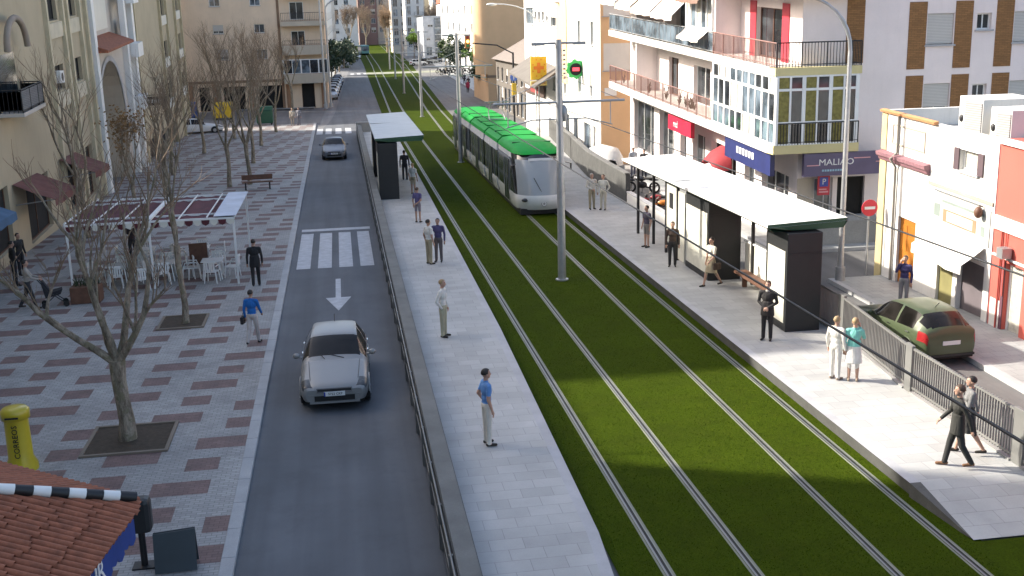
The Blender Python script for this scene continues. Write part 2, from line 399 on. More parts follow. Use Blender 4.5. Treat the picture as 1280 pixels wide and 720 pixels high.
# right carriageway and pavement
m = MB(); ysr = [5, 16, 24, 30, 37, 42, 53.7, 64, 80, 92]
m.grid([[(fx(y) + .1, y, 0), (18.4, y, 0)] for y in ysr], False); flatpoly(m, [(18.4, 36), (60, 36), (60, 42.6), (18.4, 42.6)], 0)
m.grid([[(10.95 + 1.6 * D(y), y, .0), (19.6 + 1.6 * D(y), y, .0)] for y in ysub(92.02, 400)], False)
struct(m.build('road', m_asphalt('right_asphalt', (.12, .118, .115))))
KX = [(15.6, 8), (16.4, 22), (16.75, 29), (16.95, 36.2)]
KX2 = [(17.0, 41), (17.1, 55), (17.3, 80), (17.6, 110), (20, 200), (24, 300)]
def kxf(P, y):
    for (a, b), (c, d) in zip(P, P[1:]):
        if y <= d: return a + (c - a) * (y - b) / (d - b)
    return P[-1][0]
for P, X1 in ((KX, 19.3), (KX2, 60)):
    m = MB(); n = 14; y0, y1 = P[0][1], P[-1][1]
    yy = [y0 + (y1 - y0) * i / n for i in range(n + 1)]
    m.grid([[(kxf(P, y) + .22, y, .14), (X1, y, .14)] for y in yy], False, 0)
    struct(m.build('pavement', MT['pave']))
    m = MB(); m.grid([[(kxf(P, y), y, -.05), (kxf(P, y) + .01, y, .14), (kxf(P, y) + .22, y, .145)] for y in yy], False)
    m.add([(kxf(P, y1), y1, .14), (X1, y1, .14), (X1, y1, -.05), (kxf(P, y1), y1, -.05)], [(0, 1, 2, 3)])
    m.add([(kxf(P, y0), y0, .14), (X1, y0, .14), (X1, y0, -.05), (kxf(P, y0), y0, -.05)], [(3, 2, 1, 0)])
    struct(m.build('kerb', MT['kerb']))
# far left pavement beside the parked cars
m = MB(); m.grid([[(-14 + D(y), y, .1), (lx(y) - 2.6, y, .1), (lx(y) - 2.6, y, -.05)] for y in ysub(133, 420)], False); struct(m.build('pavement', MT['pave']))

# ------------------------------------------------------------------ walls and fences along the platforms
w = thing('platform_fence', 'long dark grey wall with a steel rail between car lane and left platform', 'fence', (1.42, 0, 0))
m = MB(); m.bx(-.02, .36, 4, 98, -.05, .92); m.build('wall', MT['darkwall'], w); m = MB(); m.bx(.0, .34, 4, 98, .922, .96); m.build('coping', mat('wall_top', (.15, .152, .142), .8, var=.3, fine=.3), w)
each('fence_post', None, [(-.1, -.03, 4.5 + 2 * i - .03, 4.5 + 2 * i + .03, -.05, .9) for i in range(47)], MT['bar'], w)
m = MB(); m.tube([(-.07, 4, .9), (-.07, 98, .9)], .02, 8); m.tube([(-.07, 4, .5), (-.07, 98, .5)], .014, 6); m.build('rail', MT['bar'], w)
# end flare of the fence
t_ = thing('end_wall', 'short white wall closing the far end of left platform', 'wall', (0, 0, 0))
m = MB(); m.ext([(98.1, -.05), (98.3, -.05), (98.3, 1.1), (98.1, 1.1)], 'x', 1.35, 2.6); m.build('wall', MT['concrete'], t_)
m = MB(); m.bx(1.3, 2.65, 98.06, 98.34, 1.1, 1.16); m.build('coping', MT['edge'], t_)

def bar_fence(label, ya, yb, ends=True):
    """one bay of vertical bars between two wide posts"""
    xa, xb = fx(ya), fx(yb); L = hypot(xb - xa, yb - ya); rz = atan2(yb - ya, xb - xa)
    f = thing('bar_fence', label, 'fence', (xa, ya, .3), rz, 'bar fence bays along the right platform')
    m = MB(); n = int(L / .105)
    for i in range(n):
        x = .25 + (L - .3) * i / (n - 1); m.bx(x - .016, x + .016, -.014, .014, .08, 1.16)
    m.build('bars', MT['bar'], f)
    m = MB(); m.bx(.2, L - .02, -.03, .03, 1.1, 1.15); m.bx(.2, L - .02, -.022, .022, .12, .17); m.build('rail', MT['bar'], f)
    m = MB(); m.bx(-.19, .19, -.045, .045, -.02, 1.2); m.build('post', MT['bar'], f, bev=.012)
    m = MB(); m.bx(.2, L - .2, -.08, .08, -.3, .05); m.build('plinth', MT['concrete'], f)
BF = [('grey bar fence bay at the near end by the ramp', 14.6, 19.2), ('grey bar fence bay behind the couple walking in dark clothes', 19.2, 23.9), ('grey bar fence bay in front of the olive car', 23.9, 28.9), ('grey bar fence bay beside the dark shelter box', 28.9, 33.6)]
for l, a, b in BF: bar_fence(l, a, b)
def wallrun(label, name, pts, h, m_, th=.12, z0=-.05, cop=None):
    f = thing(name, label, 'wall', (0, 0, 0))
    L = [(x - th, y) for x, y in pts]; Rr = [(x + th, y) for x, y in pts]
    m = MB(); n = len(pts)
    vs = [(x, y, z) for x, y in L + Rr for z in (z0, h)]
    q = lambda i, z: 2 * i + z
    fs = []
    for i in range(n - 1):
        fs += [(q(i, 0), q(i, 1), q(i + 1, 1), q(i + 1, 0)), (q(n + i, 1), q(n + i, 0), q(n + i + 1, 0), q(n + i + 1, 1)), (q(i, 1), q(n + i, 1), q(n + i + 1, 1), q(i + 1, 1))]
    fs += [(q(0, 0), q(n, 0), q(n, 1), q(0, 1)), (q(n - 1, 1), q(2 * n - 1, 1), q(2 * n - 1, 0), q(n - 1, 0))]
    m.add(vs, fs); m.build('wall', m_, f)
    if cop:
        m = MB()
        m.grid([[(x - th - .03, y, h + .002), (x - th - .03, y, h + .06), (x + th + .03, y, h + .06), (x + th + .03, y, h + .002)] for x, y in pts], False); m.build('coping', cop, f)
wallrun('dark grey solid wall behind the two men in cream clothes', 'platform_wall', [(14.2, 53.7), (14.3, 58), (14.5, 64), (15.3, 72), (16.0, 80), (17.1, 91)], 1.75, MT['darkwall'], cop=mat('coping_grey', (.14, .14, .135), .85))
wallrun('low white wall between the solid wall and right shelter', 'low_wall', [(14.18, 46.6), (14.2, 53.55)], .85, MT['wwall'], .1, cop=MT['edge'])
# ------------------------------------------------------------------ building tools
def frame(ang, s=0.0, o=(0, 0, 0)):
    """facade frame: u along the wall, n into the building, z up; floors rise by s per metre of u (the street slopes)"""
    M = MX(((cos(ang), -sin(ang), 0, o[0]), (sin(ang), cos(ang), 0, o[1]), (s, 0, 1, o[2]), (0, 0, 0, 1))); return M
def holes(m, u0, u1, z0, z1, ops, d=.2, mi=0, rmi=None):
    us = sorted({u0, u1, *[q for o in ops for q in o[:2] if u0 < q < u1]}); zs = sorted({z0, z1, *[q for o in ops for q in o[2:4] if z0 < q < z1]})
    for i in range(len(us) - 1):
        for j in range(len(zs) - 1):
            cu, cz = (us[i] + us[i + 1]) / 2, (zs[j] + zs[j + 1]) / 2
            if any(o[0] < cu < o[1] and o[2] < cz < o[3] for o in ops): continue
            m.add([(us[i], 0, zs[j]), (us[i + 1], 0, zs[j]), (us[i + 1], 0, zs[j + 1]), (us[i], 0, zs[j + 1])], [(0, 1, 2, 3)], mi=mi)
    for a, b, c, e in [o[:4] for o in ops]:
        P = [(a, c), (b, c), (b, e), (a, e)]
        for k in range(4):
            p, q = P[k], P[(k + 1) % 4]
            m.add([(p[0], 0, p[1]), (p[0], d, p[1]), (q[0], d, q[1]), (q[0], 0, q[1])], [(3, 2, 1, 0)], mi=mi if rmi is None else rmi)
def shell(m, u0, u1, z0, z1, dep, mi=0, roof=None):
    m.add([(u0, 0, z0), (u0, dep, z0), (u0, dep, z1), (u0, 0, z1)], [(0, 3, 2, 1)], mi=mi)
    m.add([(u1, 0, z0), (u1, dep, z0), (u1, dep, z1), (u1, 0, z1)], [(0, 1, 2, 3)], mi=mi)
    m.add([(u0, dep, z0), (u1, dep, z0), (u1, dep, z1), (u0, dep, z1)], [(0, 3, 2, 1)], mi=mi)
    m.add([(u0, 0, z1), (u1, 0, z1), (u1, dep, z1), (u0, dep, z1)], [(0, 1, 2, 3)], mi=mi if roof is None else roof)
def window(par, M, o, d=.2, fm='white', gm='glass', cols=2, rows=1, shut=0, sm='shutter', sill=True, name='window', fw=.06):
    a, b, c, e = o[:4]; m = MB(M)
    y0, y1 = d - .07, d - .01
    m.bx(a, a + fw, y0, y1, c, e); m.bx(b - fw, b, y0, y1, c, e); m.bx(a + fw, b - fw, y0, y1, c, c + fw); m.bx(a + fw, b - fw, y0, y1, e - fw, e)
    for i in range(1, cols):
        u = a + (b - a) * i / cols; m.bx(u - fw * .4, u + fw * .4, y0 + .005, y1, c + fw, e - fw)
    for j in range(1, rows):
        z = c + (e - c) * j / rows; m.bx(a + fw, b - fw, y0 + .01, y1, z - fw * .4, z + fw * .4)
    f = m.build(name, MT[fm], par)
    m = MB(M); m.bx(a + .01, b - .01, d - .03, d + .01, c + .01, e - .01); m.build('pane', MT[gm], f)
    if shut:
        m = MB(M); m.bx(a + .02, b - .02, .05, .09, e - (e - c) * shut, e - .01); m.build('shutter', MT[sm], f)
    if sill:
        m = MB(M); m.bx(a - .08, b + .08, -.08, d * .4, c - .07, c - .003); m.build('sill', MT['edge'], f)
    return f
def railing(par, M, path, z, h=.95, mt='dark', step=.13, panel=None, name='railing'):
    m = MB(M)
    for (x0, y0), (x1, y1) in zip(path, path[1:]):
        L = hypot(x1 - x0, y1 - y0); n = max(2, int(L / step))
        for i in range(n + 1):
            t = i / n; x, y = x0 + (x1 - x0) * t, y0 + (y1 - y0) * t
            w = .022 if i % 8 == 0 else .011
            m.bx(x - w, x + w, y - w, y + w, z, z + h)
        m.tube([(x0, y0, z + h), (x1, y1, z + h)], .028, 6); m.tube([(x0, y0, z + .1), (x1, y1, z + .1)], .018, 6)
    o = m.build(name, MT[mt] if isinstance(mt, str) else mt, par)
    if panel:
        m = MB(M)
        for (x0, y0), (x1, y1) in zip(path, path[1:]):
            m.add([(x0, y0, z + .12), (x1, y1, z + .12), (x1, y1, z + h - .06), (x0, y0, z + h - .06)], [(0, 1, 2, 3)])
            m.add([(x0, y0 + .012, z + .12), (x1, y1 + .012, z + .12), (x1, y1 + .012, z + h - .06), (x0, y0 + .012, z + h - .06)], [(3, 2, 1, 0)])
        m.build('railing_panel', panel, par)
    return o
def glazed(par, M, u0, u1, n, z0, z1, bays, tiers, fm='white', mats=('glassb', 'curtain'), fw=.05, name='gallery'):
    """glazed gallery: white frame grid with panes behind"""
    m = MB(M); zs = [z0] + list(tiers) + [z1]
    for i in range(bays + 1):
        u = u0 + (u1 - u0) * i / bays; w = fw * (1.5 if i % 2 == 0 else .8); m.bx(u - w, u + w, n - .05, n + .05, z0, z1)
    for i, z in enumerate(zs): m.bx(u0, u1, n - .045, n + .045, z - fw, z + fw)
    f = m.build(name, MT[fm], par)
    for i in range(bays):
        a, b = u0 + (u1 - u0) * i / bays, u0 + (u1 - u0) * (i + 1) / bays
        m = MB(M)
        for j in range(len(zs) - 1): m.bx(a, b, n - .012, n + .012, zs[j], zs[j + 1], mi=(i * 7 + j * 3 + i // 2) % len(mats))
        m.build('pane', [MT[q] for q in mats], f)
    return f
def cloth(par, M, u0, u1, na, za, nb, zb, m_, drop=.25, name='awning', n=7):
    m = MB(M); P = []
    for i in range(n + 1):
        u = u0 + (u1 - u0) * i / n; sg = .03 * sin(i * 2.1)
        P.append([(u, na, za), (u, (na + nb) / 2, (za + zb) / 2 - .05 + sg), (u, nb, zb), (u, nb - .01, zb - drop + sg)])
    m.grid(P, False); P2 = [[(a, b + .008, c - .012) for a, b, c in r] for r in P]; m.grid([r[::-1] for r in P2], False)
    return m.build(name, m_, par)

# ------------------------------------------------------------------ apartment block with balconies (right side of the street)
B = thing('apartment_building', 'white and pink corner apartment building with glazed galleries, balconies and brick strips', 'building', (18.3, 42.3, 0))
S = -.0576; AN = atan2(-1, .0256)
F = frame(AN, S)             # street side: u<0 runs up the street
E0 = frame(0)                # end wall facing the side street
Z1, Z2, Z3 = 3.97, 7.05, 10.1
UL = -24.0
m = MB(F)
gops = [(-23.2, -19.2, .3, 3.3), (-18.2, -15.6, .0, 3.3), (-14.6, -13.6, 0, 3.0), (-12.6, -10.8, 0, 2.9), (-9.9, -6.6, .5, 2.9), (-5.6, -4.4, .1, 2.8), (-3.6, -.8, .6, 2.8)]
holes(m, UL, 0, -.4, Z1, gops, .3)
up1 = [(-22.8, -20.6, Z1 + .4, 6.5), (-16.6, -15.0, Z1 + .4, 6.4), (-12.6, -10.2, Z1 + .4, 6.3)]
holes(m, UL, 0, Z1, Z2, up1, .25)
up2 = [(-20.6, -18.8, Z2 + .4, 9.5), (-15.4, -13.2, Z2 + .4, 9.4), (-4.6, -1.9, Z2 + .35, 9.5)]
holes(m, UL, 0, Z2, 14, up2, .25)
m.build('wall', MT['pinkwall'], B)
m = MB(F); m.add([(UL, 0, -1), (UL, 14, -1), (UL, 14, 14), (UL, 0, 14)], [(0, 3, 2, 1)]); m.add([(UL, 0, 14), (0, 0, 14), (0, 14, 14), (UL, 14, 14)], [(0, 1, 2, 3)]); m.build('wall', MT['pinkwall'], B)
for i, o in enumerate(gops): window(B, F, o, .3, 'white', 'glass' if i != 4 else 'black_in', 3 if o[1] - o[0] > 2 else 2, 1, sill=False, name='shop_window')
for o in up1: window(B, F, o, .25, 'wood' if o[0] == -16.6 else 'white', 'glass', 2, sill=False)
for o in up2[:2]: window(B, F, o, .25, 'white', 'glassb', 2, sill=False)
window(B, F, up2[2], .25, 'wood', 'glass', 2, sill=False)
redp = mat('crimson_paint', (.42, .03, .05), .5)
each('red_panel', F, [(-5.3, -4.62, -.04, .02, Z2 + .32, 9.75), (-1.88, -1.2, -.04, .02, Z2 + .32, 9.75)], redp, B)
# slabs with white edges, yellow undersides and ends
for z, t in ((Z1, .38), (Z2, .34), (Z3, .34)):
    m = MB(F); m.bx(UL, .02, -1.36, -.002, z, z + t); m.build('balcony_slab', MT['wwall'], B)
    m = MB(E0); m.bx(-1.36, 2.25, -.72, -.004, z + .004, z + t - .03); m.build('balcony_slab', MT['yellow'], B)
# glazed gallery, first floor: street side and end
glazed(B, F, -6.3, .66, -1.28, Z1 + .4, Z2 - .02, 10, (5.25, 6.42), mats=('glassb', 'curtain', 'glass', 'glassb'))
glazed(B, E0, -1.26, 2.1, -.66, Z1 + .36, Z2 - .02, 6, (5.2, 6.5), mats=('olivec', 'glass', 'olivec'))
m = MB(F); m.bx(-6.36, -6.26, -1.25, -.01, Z1 + .4, Z2 - .02); m.build('gallery_side', MT['white'], B)
m = MB(E0); m.bx(2.06, 2.16, -.6, -.01, Z1 + .37, Z2 - .02); m.build('gallery_side', MT['white'], B)
rust = mat('rust_red_bars', (.25, .14, .12), .6, .2); mesh_p = mat('rusty_mesh', (.34, .24, .22), .7)
railing(B, F, [(UL + .05, -1.3), (-6.4, -1.3)], Z1 + .38, .95, rust, .16)
railing(B, E0, [(-1.3, -.7), (2.2, -.7), (2.2, -.02)], Z1 + .36, .85, 'dark', .12)
railing(B, F, [(UL + .05, -1.3), (-6.4, -1.3)], Z2 + .34, .95, 'galv', .6, MT['glassb'])
railing(B, F, [(-6.4, -1.3), (.68, -1.3)], Z2 + .34, .95, rust, .15)
railing(B, E0, [(-1.32, -.7), (2.2, -.7), (2.2, -.02)], Z2 + .32, .95, 'dark', .13)
# partitions between flats and posts on the balconies
for u, z, zz in ((-18.8, Z1 + .38, Z2), (-18.8, Z2 + .34, Z3), (-6.5, Z2 + .34, Z3)):
    m = MB(F); m.bx(u - .06, u + .06, -1.2, -.003, z, zz); m.build('partition', MT['pinkwall'], B)
glazed(B, F, -10.2, -6.7, -1.24, Z2 + 1.35, Z3 - .02, 5, (), mats=('curtain', 'glassb', 'curtain'))
m = MB(F); m.bx(-10.25, -6.65, -1.28, -1.2, Z2 + 1.0, Z2 + 1.34); m.build('gallery_sill', MT['white'], B)
stripes = m_stripes('striped_awning', (.62, .5, .42), (.72, .66, .6), .35, 2, .5); pale = mat('pale_awning', (.7, .62, .58), .85)
for a, b, mm, zb in ((-25.0, -21.3, stripes, 9.15), (-21.2, -18.2, stripes, 9.0), (-18.1, -14.5, stripes, 8.9), (-14.4, -11.0, pale, 8.85)):
    cloth(B, F, a, b, -.5, Z3 - .05, -1.75, zb, mm)
cloth(B, F, -10.1, -7.1, -1.3, 8.35, -1.8, 7.95, stripes, .12)
cloth(B, F, -10.0, -6.9, -1.3, 9.98, -1.9, 9.7, mat('brown_awning', (.2, .12, .09), .8), .14)
m = MB(F)
for i in range(16):       # potted plants on the balconies
    u = R_(-23.5, -8); z = Z1 + .42 if i < 9 else Z2 + .38
    for k in range(14): 
        a = R_(0, 6.3); m.tube([(u, -1.15, z + .1), (u + .16 * cos(a), -1.15 + .12 * sin(a), z + R_(.3, .75))], [.02, .008], 4, mi=0)
m.build('balcony_plants', MT['dleaf'], B)
# end wall with brick strips
m = MB(E0)
wl = [(5.3, 6.46, 8.05, 9.28), (7.46, 8.1, 8.6, 9.25), (9.1, 10.4, 8.05, 9.28), (5.3, 6.46, 5.2, 6.5), (7.46, 8.1, 5.8, 6.42), (9.1, 10.4, 5.2, 6.5), (12, 13.2, 8.05, 9.28), (12, 13.2, 5.2, 6.5)]
gr = [(.75, 1.55, .2, 2.85), (1.75, 2.95, .05, 2.85)]
holes(m, 0, 18, -.6, 14, wl + gr, .22); m.bx(17.8, 18, .01, 8, -.5, 13.9); m.build('wall', MT['pinkwall'], B)
for i, o in enumerate(wl):
    if o[1] - o[0] < .8: window(B, E0, o, .22, 'white', 'glass', 2)
    else: window(B, E0, o, .22, 'white', 'glassb', 2, 1, .96 if i < 3 else (.72 if i < 6 else .5), 'shutter')
for a, b in ((4.5, 5.26), (6.5, 7.26), (8.3, 9.06), (10.44, 11.2)): each('brick_strip', E0, [(a, b, -.025, .01, 7.1, 9.75), (a, b, -.025, .01, 4.1, 6.84), (a, b, -.025, .01, 9.95, 12.6)], MT['brick'], B)
each('brick_strip', E0, [(1.85, 2.6, -.025, .01, 7.42, 10.08)], MT['brick'], B)
window(B, E0, gr[0], .22, 'white', 'glassb', 1, sill=False, name='shop_window'); window(B, E0, gr[1], .22, 'dark', 'black_in', 1, sill=False, name='shop_door')
m = MB(E0); m.bx(.0, .72, -.03, .0, .0, 2.86); m.build('pillar', MT['creamwall'], B)
m = MB(E0); m.ext([(-.55, -.1), (-.03, -.1), (-.03, 1.28), (-.4, 1.28), (-.55, 1.1)], 'x', .5, 3.3); m.build('plinth', MT['concrete'], B)
# shop fascia
navy = mat('navy_fascia', (.02, .028, .12), .45); purp = mat('purple_fascia', (.105, .085, .16), .45); pinkl = mat('pink_stripe', (.7, .35, .36), .5)
fs = thing('shop_sign', 'long navy and purple shop fascia with white MALIAO lettering under the balcony', 'sign', (18.3, 42.3, 0))
m = MB(F); m.bx(-5.0, .02, -1.2, -1.0, 3.02, 3.93); m.build('board', navy, fs)
m = MB(E0); m.bx(-.02, 3.36, -.68, -.48, 3.02, 3.94); m.build('board', purp, fs)
m = MB(E0); m.bx(.1, .62, -.69, -.675, 3.44, 3.48); m.bx(2.1, 2.8, -.69, -.675, 3.68, 3.72); m.bx(3.05, 3.3, -.69, -.675, 3.5, 3.54); m.build('stripe', pinkl, fs)
text('MALIAO', .36, MT['white'], fs, (1.35, -.69, 3.56), (pi / 2, 0, 0), ax='CENTER', sx=1.15)
m = MB(E0); [m.bx(.75 + k * .11, .83 + k * .11, -.69, -.681, 3.2, 3.28) for k in range(9)]; m.build('lettering', mat('teal_letter', (.3, .5, .6), .5), fs)
m = MB(F); [m.bx(-3.6 + k * .34, -3.38 + k * .34, -1.215, -1.201, 3.4, 3.68) for k in range(6)]; m.build('lettering', MT['white'], fs)
ps = thing('parking_sign', 'square blue P parking sign on a red panel at the shop corner', 'sign', (18.3, 42.3, 0))
m = MB(E0); m.bx(.72, 1.24, -.4, -.36, 2.2, 2.99); m.build('panel', mat('red_panel_paint', (.5, .03, .05), .5), ps)
m = MB(E0); m.bx(.8, 1.16, -.415, -.4, 2.55, 2.93); m.build('square', mat('sign_blue', (.03, .06, .35), .4), ps)
text('P', .34, MT['white'], ps, (.98, -.42, 2.74), (pi / 2, 0, 0))
m = MB(E0); m.bx(.78, 1.18, -.41, -.4, 2.3, 2.36); m.bx(.78, 1.1, -.41, -.4, 2.41, 2.46); m.build('text_bar', pinkl, ps)
m = MB(E0); m.tube([(.98, -.38, 2.2), (.98, -.38, .0)], .025, 6); m.build('post', MT['galv'], ps)
rs = thing('shop_sign', 'small red box sign reading red over a shop door on the street front', 'sign', (18.3, 42.3, 0))
m = MB(F); m.bx(-13.2, -9.7, -1.15, -.95, 3.05, 3.78); m.build('board', mat('red_sign', (.5, .015, .05), .4), rs)
text('red', .5, MT['white'], rs, (0, 0, 0), (0, 0, 0), T=F @ MX.Translation((-12.0, -1.16, 3.42)) @ MX.Rotation(pi / 2, 4, 'X'))
# round red shop awning
m = MB(F); P = []
for i in range(9):
    a = pi * i / 8; P.append([(-8.2 - 1.15 * cos(a), -.02, 1.95 + .95 * sin(a)), (-8.2 - 1.1 * cos(a), -.5, 1.85 + .8 * sin(a)), (-8.2 - 1.0 * cos(a), -.85, 1.75 + .42 * sin(a))])
m.grid(P, True); aw = thing('awning', 'round dark red dome awning over the shop window by the right shelter', 'awning', (18.3, 42.3, 0)); m.build('cloth', mat('dark_red_cloth', (.32, .03, .04), .8), aw)

# ------------------------------------------------------------------ white two-storey house and the coral one next to it
W = thing('white_house', 'white two storey house with flat roof, orange door and purple cornice', 'building', (19, 36.6, 0))
S2 = -.045; F = frame(-pi / 2, S2)
m = MB(F); ops = [(1.4, 2.6, 0, 2.55), (4.1, 5.05, 0, 2.0), (5.3, 6.75, 0, 2.1), (5.0, 6.05, 4.78, 5.42)]
holes(m, 0, 7.05, -.3, 6.0, ops, .2); shell(m, 0, 7.05, -.3, 6.0 - .55, 9.5, 0, 1)
m.add([(0, 0, 5.45), (0, .2, 5.45), (0, .2, 6.0), (0, 0, 6.0)], [(0, 3, 2, 1)]); m.bx(0, 7.05, .001, .2, 5.46, 6.0); m.bx(.002, .2, .2, 9.3, 5.46, 6.05); m.bx(0.2, 7.05, 9.3, 9.5, 5.46, 6.3); m.bx(6.85, 7.05, .2, 9.3, 5.46, 5.9)
m.build('wall', [MT['wwall'], mat('roof_grey', (.5, .49, .46), .9, fine=.3)], W)
doorm = mat('orange_door', (.36, .13, .012), .5); 
m = MB(F); m.bx(1.4, 2.6, .1, .16, 0, 2.55); d = m.build('door', doorm, W); tag(d, 'orange wooden door')
m = MB(F)
for u in (1.7, 2.3): m.bx(u - .2, u + .2, .085, .11, .3, 1.1); m.bx(u - .2, u + .2, .085, .11, 1.4, 2.3)
m.build('door_panel', doorm, d)
m = MB(F); m.bx(4.1, 5.05, .1, .16, 0, 2.0); m.build('door', mat('olive_door', (.22, .2, .08), .6), W)
m = MB(F); m.bx(5.3, 6.75, .17, .21, 0, 2.1); m.build('doorway', mat('grey_shutter_door', (.13, .11, .12), .7), W)
window(W, F, ops[3], .2, 'white', 'curtain', 1)
m = MB(F); m.bx(4.72, 5.0, -.05, -.005, 4.76, 5.44); m.bx(6.05, 6.34, -.05, -.005, 4.76, 5.44); m.build('shutter', mat('plum_shutter', (.09, .06, .07), .6), W)
m = MB(F); m.ext([(.02, 4.3), (-.1, 4.32), (-.14, 4.42), (-.22, 4.48), (-.24, 4.6), (.02, 4.66)], 'x', -.05, 3.3); m.build('cornice', mat('mauve_cornice', (.24, .12, .14), .7, var=.3, scale=8), W)
m = MB(F); m.ext([(.02, 5.98), (-.12, 5.98), (-.16, 6.06), (.02, 6.09)], 'x', -.06, 3.6); m.build('cornice', mat('orange_tile_edge', (.55, .27, .12), .8), W)
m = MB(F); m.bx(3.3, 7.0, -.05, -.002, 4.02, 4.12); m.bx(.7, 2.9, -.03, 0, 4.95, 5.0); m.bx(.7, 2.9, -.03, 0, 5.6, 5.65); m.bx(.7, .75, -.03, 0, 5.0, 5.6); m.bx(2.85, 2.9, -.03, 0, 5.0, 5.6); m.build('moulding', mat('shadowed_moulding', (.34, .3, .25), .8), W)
m = MB(F); m.bx(-.06, .38, -.05, -.002, 0, 4.3); m.bx(-.05, .3, -.04, -.002, 4.68, 5.95); m.build('corner_pilaster', mat('pale_yellow', (.5, .42, .22), .8), W)
m = MB(F); m.tube([(1.15, -.06, 6.0), (1.15, -.06, 4.7), (1.15, -.3, 4.5), (1.15, -.08, 4.2), (1.15, -.06, 0)], .045, 8); m.build('drainpipe', mat('grey_pipe', (.25, .23, .2), .6), W)
m = MB(F); m.bx(3.6, 6.9, -.03, -.002, 2.75, 3.85); sg = m.build('painted_sign', mat('faded_sign', (.42, .44, .42), .8), W)
m = MB(F)
for a, b, c, e, k in ((4.3, 4.5, 3.0, 3.4, 0), (4.5, 6.0, 3.36, 3.4, 0), (4.5, 6.0, 3.0, 3.04, 0), (6.0, 6.2, 3.0, 3.4, 0), (6.45, 6.65, 3.0, 3.3, 1), (3.75, 4.1, 3.1, 3.5, 1), (4.2, 6.6, 3.6, 3.68, 1)): m.bx(a, b, -.037, -.03, c, e, mi=k)
m.build('sign_mark', [mat('faded_orange', (.36, .17, .1), .8), mat('faded_grey', (.2, .24, .22), .8)], sg)
cloth(W, F, 3.8, 6.75, -.05, 2.7, -.78, 2.2, mat('white_canvas', (.74, .72, .67), .85), .3)
m = MB(F); m.bx(3.75, 6.4, -.06, -.03, 3.9, 3.94); m.build('sign_rail', MT['steel'], W)
wl_ = thing('wall_lamp', 'small brown wall lamp at the end of the white house sign rail', 'lamp', (18.9, 30.1, 3.45)); m = MB(); m.ell((-.08, 0, .0), (.13, .13, .18)); m.tube([(0.1, 0, .15), (-.08, 0, .2)], .02, 6); m.build('lantern', MT['wood'], wl_)
for (u, n, du, dn, h, mt_) in ((4.2, .35, 1.3, 1.8, .95, 'wwall'), (5.95, .35, 1.05, 1.8, .8, 'wwall')):
    bxn = thing('roof_box', 'white rooftop box with grey shutter on the white house, %s' % ('nearer the corner' if u < 5 else 'next to the coral house'), 'roof box', (19, 36.6, 0)); m = MB(F); m.bx(u, u + du, n, n + dn, 5.46, 5.46 + h + .55); m.build('housing', MT[mt_], bxn)
    m = MB(F); m.bx(u + .35, u + du - .03, n - .03, n - .002, 5.5, 5.9 + h); m.build('shutter', MT['shutg'], bxn)
    m = MB(F); m.ell((u + .16, n - .02, 5.9 + h * .4), (.09, .05, .12)); m.build('vent', MT['dark'], bxn)
Rr = thing('coral_house', 'coral red house with white band and dark doors at the right edge', 'building', (19, 29.52, 0))
m = MB(F); ops = [(.75, 1.6, 0, 2.2), (2.0, 5.6, .0, 2.25), (2.2, 3.4, 3.9, 5.0), (6.2, 10.4, 0, 2.25)]  # wide ground-floor shop windows out of view, added to cut red bounce light
holes(m, 0.03, 14, -.4, 5.72, ops, .2); shell(m, 0.03, 14, -.4, 5.72, 9.5); m.build('wall', MT['red'], Rr)
window(Rr, F, ops[0], .2, 'white', 'curtain', 1, sill=False, name='door'); window(Rr, F, ops[3], .2, 'white', 'glass', 3, sill=False, name='shop_window'); window(Rr, F, ops[1], .2, 'white', 'glassb', 2, sill=False, name='shop_window'); window(Rr, F, ops[2], .2, 'white', 'glass', 2)
m = MB(F); m.bx(.05, 13.9, -.08, -.002, 3.1, 3.5); m.bx(.1, 13.9, -.06, -.002, 2.3, 2.36); m.bx(.05, 13.9, -.1, -.003, 5.6, 5.78); m.build('band', MT['wwall'], Rr)
m = MB(F); m.bx(.12, .6, -.025, -.002, -.3, 1.0); m.build('base', MT['wwall'], Rr)
m = MB(F); m.bx(.62, .74, -.03, -.002, 0, 2.25); m.build('door_jamb', mat('plum', (.12, .05, .07), .6), Rr)
m = MB(F); m.tube([(.5, -.05, 3.1), (.5, -.05, .1)], .03, 6); m.tube([(.72, -.05, 3.1), (.72, -.05, 1.2)], .02, 6); m.build('drainpipe', MT['red'], Rr)
m = MB(F); m.box((.9, -.2, 2.55), (.3, .3, .3)); m.tube([(.9, 0, 2.6), (.9, -.2, 2.6)], .03, 6); m.build('flood_lamp', MT['steel'], Rr)

# ------------------------------------------------------------------ further houses up the right side
def block(name, label, O, ang, L, H, dep, wm, rows, s=0., fm='white', gm='glass', cat='building', bal=None, roofm=None, gf=None, z0=-1.5):
    """plain block: rows = list of (z0, z1, [(u0,u1)...])"""
    b = thing(name, label, cat, O); Fm = frame(ang, s); m = MB(Fm)
    ops = [(a, e, zz0, zz1) for zz0, zz1, us in rows for a, e in us]
    holes(m, 0, L, z0, H, ops, .2); shell(m, 0, L, z0, H, dep, 0, 0); m.bx(-.08, L + .08, -.12, .2, H + .003, H + .25); m.build('wall', wm, b)
    for k, o in enumerate(ops):
        window(b, Fm, o, .2, fm, gm if (k * 5) % 3 else 'glassb', 2 if o[1] - o[0] > .8 else 1, shut=(.5 if k % 4 == 1 else 0), sill=o[2] > .5)
    if bal:
        for z, a, e in bal:
            m = MB(Fm); m.bx(a, e, -.9, -.003, z, z + .18); m.build('balcony_slab', MT['whit2'], b)
            railing(b, Fm, [(a + .04, -.03), (a + .04, -.86), (e - .04, -.86), (e - .04, -.03)], z + .18, .95, 'dark', .3)
    return b, Fm
